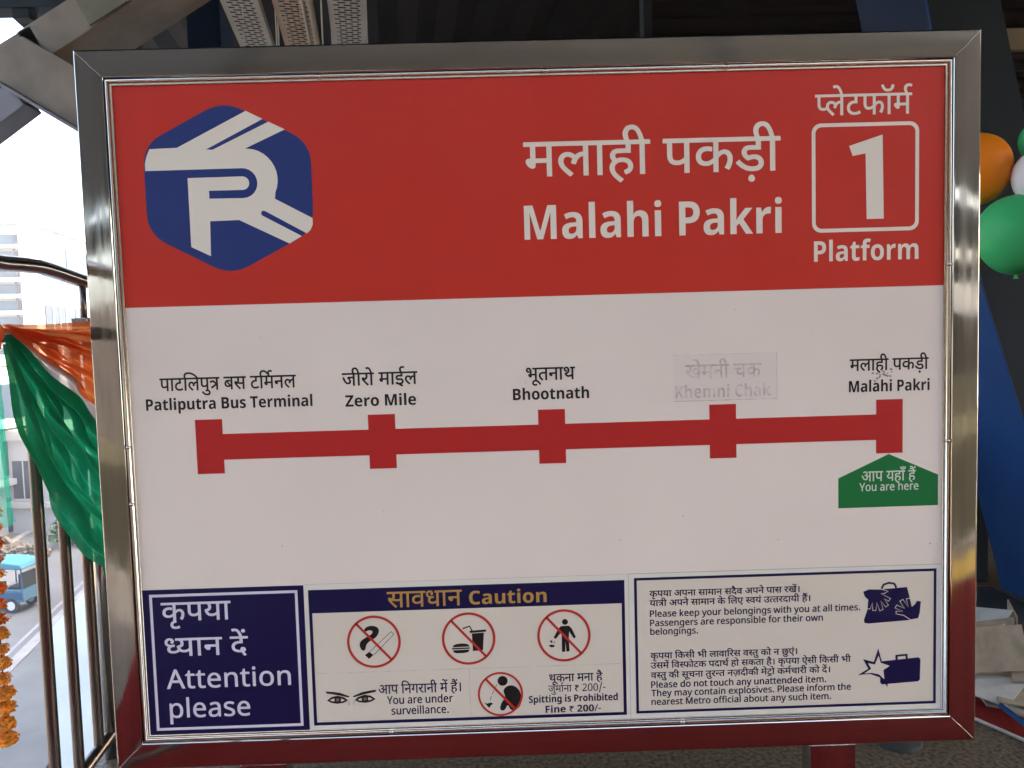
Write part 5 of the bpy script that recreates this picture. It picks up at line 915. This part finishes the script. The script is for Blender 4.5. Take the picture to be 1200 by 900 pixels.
# ================================================================== BALLOONS
def balloon(c, r, material, label, tilt=(0, 0)):
    o = empty('balloon', c, label, 'balloon', 'party balloons tied to the blue column')
    b = MB(); b.ball(c, r, 40, 26, 1.10, 0.06); e = b.build('envelope', material, o, True)
    b = MB(); z = c[2] - r * 1.10; b.tube([(c[0], c[1], z + .004), (c[0], c[1], z - .006), (c[0], c[1], z - .014)], [0.006, 0.005, 0.010], 10); b.build('knot', material, e, True)
balloon((1.828, 1.42, 1.945), 0.128, M['b_orange'], 'orange balloon above the large green one, half hidden by the frame')
balloon((1.926, 1.32, 1.672), 0.140, M['b_green'], 'large green balloon below the orange one')
balloon((1.995, 1.28, 1.882), 0.100, M['b_white'], 'white balloon cut off by the right edge of the photo')
balloon((2.105, 1.45, 2.056), 0.075, M['b_green'], 'small piece of green balloon behind the white one')

# ================================================================== FLOOR THINGS
ec = empty('shade_box', (1.95, 2.35, 0), 'black box added to darken the space behind the foot of the blue column', 'dark box')  # added black box, stands in for the darkness behind the column
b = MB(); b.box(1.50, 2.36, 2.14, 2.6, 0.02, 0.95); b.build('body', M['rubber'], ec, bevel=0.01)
b = MB(); b.box(1.52, 1.92, 2.126, 2.138, 0.06, 0.92); b.build('box_front', M['rubber'], ec, bevel=0.003)

b = MB(); b.box(-1.6, 6, -2.22, -0.06, 0.0005, 0.007); tag(b.build('red_carpet', M['carpet'], bevel=0.002), 'wide red carpet laid on the platform before the sign, mirrored in its frame', 'carpet')
b = MB(); slab(b, [(1.46, 1.30), (2.36, 1.30), (2.36, 2.12), (1.46, 2.12)], 0.0005, 0.006); tag(b.build('floor_shade', M['rubber']), 'black sheet added as floor shade between the carton and the dark box', 'shade sheet')  # added black sheet, stands in for shade on the granite floor
rc = empty('red_carpet', (1.8, 0.9, 0), 'red carpet piece on the granite floor under the dusty boards', 'carpet')
b = MB(); slab(b, [(1.40, 1.005), (1.565, 0.665), (2.6, 0.90), (2.6, 1.28), (1.42, 1.28)], 0.0005, 0.008); b.build('pile', M['carpet'], rc)
b = MB(); b.tube([(1.395, 1.004, 0.006), (1.562, 0.660, 0.006)], 0.006, 8); b.tube([(1.562, 0.660, 0.006), (2.6, 0.894, 0.006)], 0.006, 8); b.build('edging', M['pale_board'], rc, True)

def plank(name, pts, th, material, parent):
    """a board: four corners, thickened along its normal"""
    p = [Vector(q) for q in pts]; n = (p[1] - p[0]).cross(p[3] - p[0]).normalized() * th
    b = MB(); v = p + [q + n for q in p]
    b.add(v, [(3, 2, 1, 0), (4, 5, 6, 7), (0, 1, 5, 4), (1, 2, 6, 5), (2, 3, 7, 6), (3, 0, 4, 7)]); return b.build(name, material, parent, bevel=0.0015)
ct = empty('carton', (1.66, 1.05, 0.01), 'dusty open carton with raised flaps on the red carpet', 'carton')
plank('side_panel', [(1.545, 1.00, 0.075), (1.700, 0.97, 0.085), (1.712, 0.99, 0.290), (1.555, 1.03, 0.258)], 0.005, M['card'], ct)
plank('side_panel', [(1.700, 0.965, 0.085), (1.800, 1.16, 0.085), (1.815, 1.18, 0.285), (1.718, 0.985, 0.292)], 0.005, M['card'], ct)
plank('flap', [(1.535, 0.93, 0.118), (1.712, 0.90, 0.135), (1.722, 0.965, 0.272), (1.560, 0.985, 0.258)], 0.004, M['card'], ct)
plank('flap', [(1.575, 1.03, 0.235), (1.665, 1.14, 0.275), (1.735, 1.03, 0.300), (1.655, 0.97, 0.252)], 0.004, M['pale_board'], ct)
plank('base', [(1.535, 0.98, 0.068), (1.72, 0.94, 0.074), (1.80, 1.14, 0.074), (1.60, 1.18, 0.068)], 0.005, M['card'], ct)
fs = empty('board_pile', (1.7, 0.95, 0.01), 'untidy pile of dusty folded boards under the carton', 'boards')
rg = random.Random(5)
plank('board', [(1.495, 0.93, 0.052), (1.60, 0.85, 0.030), (1.72, 0.93, 0.075), (1.60, 1.02, 0.085)], 0.006, M['pale_board'], fs)
plank('board', [(1.575, 0.86, 0.042), (1.78, 0.80, 0.022), (1.92, 1.02, 0.04), (1.66, 1.08, 0.060)], 0.008, M['card'], fs)
plank('board', [(1.56, 0.90, 0.012), (1.70, 0.83, 0.012), (1.86, 1.12, 0.014), (1.62, 1.14, 0.014)], 0.010, M['card'], fs)
b = MB(); b.tube([(1.585, 0.83, 0.040), (1.66, 0.775, 0.028), (1.80, 0.745, 0.022)], 0.013, 10); b.build('rolled_edge', M['card'], fs, True)
plank('board', [(1.66, 0.92, 0.085), (1.80, 0.88, 0.10), (1.86, 1.0, 0.20), (1.72, 1.02, 0.17)], 0.006, M['card'], fs)
bp_ = MB(); bp_.tube([(1.500, 0.74, 0.100), (1.600, 0.585, 0.012)], 0.0085, 10); tag(bp_.build('blue_pipe', M['blue'], smooth=True), 'thin blue pipe leaning against the pile of boards', 'pipe')
qp = empty('queue_post', (1.155, 0.72, 0), 'short chrome post on a round dark base behind the sign leg', 'post')
b = MB(); b.tube([(1.155, 0.72, 0.015), (1.155, 0.72, 0.95)], 0.023, 18); b.build('pole', M['chrome'], qp, True)
b = MB(); b.tube([(1.155, 0.72, 0.001), (1.155, 0.72, 0.012), (1.155, 0.72, 0.030)], [0.075, 0.07, 0.03], 28); b.build('base', M['rubber'], qp)
b = MB(); b.tube([(1.085, 0.715, 0.008), (1.11, 0.69, 0.008), (1.125, 0.665, 0.007)], 0.005, 8); tag(b.build('yellow_strap', M['yellow'], smooth=True), 'scrap of yellow strap lying by the chrome post base', 'strap')

# ================================================================== THE STREET BELOW
lr = empty('concourse_roof', (-5.5, 10, -2), 'flat white concourse roof just below the railing', 'roof')
b = MB(); slab(b, [(-5.56, 7.40), (-3.62, 4.15), (-2.2, 4.15), (-4.6, 23.5), (-9.55, 23.5)][::-1], -2.4, -2.0); b.build('roof_slab', M['white_deck'], lr)
b = MB()
for x, y in ((-5.0, 8.0), (-3.3, 5.0), (-7.5, 20), (-5.2, 20)):
    b = MB(); b.tube([(x, y, GZ), (x, y, -2.4)], 0.25, 14); b.build('pillar', M['concrete'], lr, True)
SD = Vector((-0.2095, 0.978, 0)); SN = Vector((SD.y, -SD.x, 0))
def rickshaw(c, ang):
    T = Matrix.Translation(c) @ Matrix.Rotation(ang, 4, 'Z')
    o = empty('e_rickshaw', c, 'blue canopied three-wheeled rickshaw driving on the road below', 'rickshaw')
    def part(b, name, material, parent=None, **k):
        b.v = [T @ q for q in b.v]; return b.build(name, material, parent or o, **k)
    b = MB(); b.prism([(-1.35, 0.42), (-1.30, 0.85), (-0.35, 0.85), (-0.30, 0.50), (0.45, 0.50), (0.55, 0.95), (0.95, 1.05), (1.25, 0.75), (1.32, 0.40), (0.6, 0.33), (-1.0, 0.33)], -0.48, 0.48); part(b, 'body', M['rick_pale'], bevel=0.04)
    b = MB(); b.prism([(-1.30, 0.50), (-1.28, 0.74), (-0.42, 0.74), (-0.40, 0.50)], -0.495, 0.495); part(b, 'side_stripe', M['rick_blue'])
    b = MB(); b.prism([(-1.42, 1.62), (-1.30, 1.76), (-0.6, 1.84), (0.4, 1.84), (0.95, 1.74), (1.05, 1.62), (0.95, 1.60), (-1.35, 1.58)], -0.56, 0.56); part(b, 'canopy', M['canvas'], bevel=0.04)
    for sy in (-0.45, 0.45):
        for x in (-1.28, -0.30, 0.60):
            b = MB(); b.tube([(x, sy, 0.8), (x + (0.18 if x > 0.5 else 0), sy, 1.62)], 0.022, 8); part(b, 'canopy_post', M['rick_blue'])
    b = MB(); b.prism([(-1.28, 0.86), (-1.26, 1.40), (-1.14, 1.40), (-1.14, 0.96), (-0.72, 0.94), (-0.72, 0.86)], -0.44, 0.44); part(b, 'seat', M['rubber'], bevel=0.02)
    b = MB(); b.box(0.05, 0.40, -0.4, 0.4, 0.52, 0.88); part(b, 'driver_seat', M['rubber'], bevel=0.02)
    b = MB(); b.prism([(0.66, 1.0), (0.86, 1.58), (0.88, 1.58), (0.70, 1.0)], -0.46, 0.46); part(b, 'windscreen', M['glass_dark'])
    for x, y in ((-0.85, -0.46), (-0.85, 0.46), (1.02, 0.0)):
        b = MB(); 
        ring_ = [(x + 0.27 * math.cos(2 * math.pi * i / 22), 0.27 + 0.27 * math.sin(2 * math.pi * i / 22)) for i in range(22)]
        b.prism(ring_, y - .05, y + .05); wh = part(b, 'wheel', M['rubber'], bevel=0.015)
        b = MB(); b.prism([(x + 0.16 * math.cos(2 * math.pi * i / 16), 0.27 + 0.16 * math.sin(2 * math.pi * i / 16)) for i in range(16)], y - .06, y + .06); part(b, 'rim', M['rim'], wh)
    b = MB(); b.ball((1.30, 0, 0.72), 0.09, 12, 8); part(b, 'headlight', M['rim'], smooth=True)
    return o
rickshaw(Vector((-18.5, 25.9, GZ + 0.02)), R(172))

def building(name, origin, ang, L, D, z1, label, floors, bay, wallm, glassm, glassw=0.78, z0=GZ, first=0.0, fh=3.2, slab_out=0.25, faces=('front', 'end')):
    """box building; front runs along +x of its own frame, end faces its -x side"""
    T = Matrix.Translation(Vector((origin[0], origin[1], 0))) @ Matrix.Rotation(ang, 4, 'Z')
    o = empty(name, (origin[0], origin[1], z0), label, 'building')
    def part(b, nm, material, parent=None, **k): b.v = [T @ q for q in b.v]; return b.build(nm, material, parent or o, **k)
    b = MB(); b.box(0, L, 0, D, z0, z1); wl_ = part(b, 'wall', wallm)
    b = MB(); b.box(-0.25, L + .25, -.25, D + .25, z1, z1 + 0.5); part(b, 'parapet', wallm)
    for k in range(floors):
        zb = z1 - 0.7 - fh * (k + 1) + 0.9
        n = max(1, int(L / bay)); step = L / n
        for i in range(n):
            b = MB(); x = i * step + step * (1 - glassw) / 2; b.box(x, x + step * glassw, -0.06, 0.02, zb, zb + fh * 0.6); w_ = part(b, 'window', glassm)
            b = MB(); b.box(x - .05, x + step * glassw + .05, -0.10, -0.062, zb - .1, zb - .02); b.box(x + step * glassw * .5 - .03, x + step * glassw * .5 + .03, -.085, -.062, zb, zb + fh * .6); part(b, 'frame', M['plaster'], w_)
        n = max(1, int(D / bay)); step = D / n
        for i in range(n):
            b = MB(); y = i * step + step * (1 - glassw) / 2; b.box(L - .02, L + .06, y, y + step * glassw, zb, zb + fh * 0.6); part(b, 'window', glassm)
        b = MB(); b.box(-slab_out, L + slab_out, -slab_out, D + slab_out, zb - 0.45, zb - 0.15); part(b, 'ledge', wallm)
    return o, part, T
# long showroom whose facade runs away along the street axis
lb = empty('showroom_building', (-27.4, 44, GZ), 'long white building with blue glass bands on the end facing the station', 'building')
TB = Matrix.Translation(Vector((-27.2, 43.8, 0))) @ Matrix.Rotation(R(10), 4, 'Z')
def lpart(nm, x0, x1, y0, y1, z0, z1, material, parent=None):
    b = MB(); b.box(x0, x1, y0, y1, z0, z1, TB); return b.build(nm, material, parent or lb)
lpart('wall', -12, 0, 0, 60, GZ, 8.6, M['plaster'])
lpart('parapet', -12.2, 0.25, -0.25, 60.2, 8.6, 9.1, M['plaster'])
for k in range(17):
    lpart('glass_band', -11.6, -0.75, -0.06, 0.0, 8.0 - 0.95 * k - 0.55, 8.0 - 0.95 * k, M['glass_blue'])
    lpart('sunshade', -11.7, -0.65, -0.42, -0.061, 8.0 - 0.95 * k - 0.80, 8.0 - 0.95 * k - 0.58, M['plaster'])
for k in range(8): lpart('mullion', -11.5 + 1.5 * k, -11.38 + 1.5 * k, -0.10, -0.062, -8, 8.0, M['grey_trim'])
lpart('corner_pillar', -0.6, 0.12, -0.30, 0.6, GZ, 8.61, M['plaster'])
lpart('fascia_line', 0.0, 0.12, 0.6, 59, 7.72, 7.86, M['grey_trim'])
for k in range(14): lpart('glazed_band', 0.0, 0.08, 0.8 + 4.2 * k, 4.85 + 4.2 * k, 5.5, 7.7, M['facade_glass'])
for k in range(12):
    w_ = lpart('window', 0.0, 0.08, 1.2 + 4.8 * k, 5.4 + 4.8 * k, 0.4, 4.0, M['glass_dark'] if k % 2 == 0 else M['facade_glass'])
    for j in range(1, 4): lpart('mullion', 0.085, 0.13, 1.2 + 4.8 * k + 1.05 * j - .05, 1.2 + 4.8 * k + 1.05 * j + .05, 0.4, 4.0, M['plaster'], w_)
    lpart('mullion', 0.085, 0.12, 1.2 + 4.8 * k, 5.4 + 4.8 * k, 2.1, 2.25, M['plaster'], w_)
for k in range(10): lpart('window', 0.0, 0.08, 1.5 + 5.5 * k, 5.5 + 5.5 * k, -5.5, -2.2, M['glass_dark'])
building('shop_house', (-25.5, 37.5), R(-8), 6.0, 6, -3.2, 'low white shop house behind the rickshaw', 1, 2.0, M['plaster'], M['glass_dark'], 0.6, fh=3.2)
building('apartment_house', (-34, 33), R(-12), 7.5, 8, 0.6, 'pale three-storey house left of the shop house', 3, 2.4, M['plaster'], M['glass_dark'], 0.55, fh=2.9, slab_out=0.5)

def shrub(c, h, label, seed):
    g = random.Random(seed); o = empty('shrub', c, label, 'shrub', 'shrubs at the far side of the road')
    b = MB()
    for k in range(5):
        a = g.uniform(0, 6.28); b.tube([c, c + Vector((math.cos(a) * .15 * h, math.sin(a) * .15 * h, .35 * h)), c + Vector((math.cos(a) * .4 * h, math.sin(a) * .4 * h, .75 * h))], [.03, .02, .01], 5)
    b.build('stem', M['bark'], o)
    v = []; f = []
    for k in range(900):
        a = g.uniform(0, 6.28); r = h * .62 * math.sqrt(g.random()) * (1 + .25 * math.sin(a * 3 + seed)); zz_ = h * (0.25 + .75 * g.random() * (1 - .6 * (r / (h * .8)) ** 2))
        p = c + Vector((math.cos(a) * r, math.sin(a) * r, zz_)); s = g.uniform(.04, .10) * h
        d1 = Vector((g.gauss(0, 1), g.gauss(0, 1), g.gauss(0, 1))).normalized(); d2 = d1.orthogonal().normalized() * .5
        q = len(v); v += [p - d1 * s, p + d2 * s, p + d1 * s, p - d2 * s]; f.append((q, q + 1, q + 2, q + 3))
    mesh('foliage', v, f, M['leaf'], o)
shrub(Vector((-20.7, 34.6, GZ)), 1.5, 'dark green shrub beyond the rubble heap', 1)
shrub(Vector((-19.6, 36.0, GZ)), 1.2, 'small green shrub beside the dark one past the rubble', 2)
g = random.Random(11); v = []
b = MB()
for k in range(150):
    r = 1.5 * math.sqrt(g.random()); a = g.uniform(0, 6.28); h = max(0, 1 - r / 1.6) * 0.9
    s = g.uniform(.05, .20); c = Vector((-22.7 + r * math.cos(a) * 1.3, 32.4 + r * math.sin(a), GZ + h * g.uniform(.5, 1) + s * .4))
    T = Matrix.Translation(c) @ Matrix.Rotation(g.uniform(0, 6), 4, Vector((g.random(), g.random(), g.random() + .1)).normalized())
    b.box(-s, s, -s * .7, s * .7, -s * .5, s * .5, T)
tag(b.build('rubble_heap', M['rubble'], bevel=0.03, seg=1), 'heap of tan rubble stones behind the rickshaw', 'rubble', kind='stuff')

# hazy air over the street: one even volume round everything
b = MB(); b.box(-140, 140, -60, 260, GZ - 1.0, 16.0)
hz = b.build('haze', None); hz.data.materials.clear()
hm = bpy.data.materials.new('hazy_air'); hm.use_nodes = True; t = hm.node_tree
for n in list(t.nodes):
    if n.type == 'BSDF_PRINCIPLED': t.nodes.remove(n)
pv = t.nodes.new('ShaderNodeVolumePrincipled'); pv.inputs['Color'].default_value = (0.93, 0.95, 1.0, 1); pv.inputs['Density'].default_value = 0.003; pv.inputs['Anisotropy'].default_value = 0.3
t.links.new(pv.outputs[0], t.nodes['Material Output'].inputs['Volume'])
hz.data.materials.append(hm); tag(hz, kind='stuff')
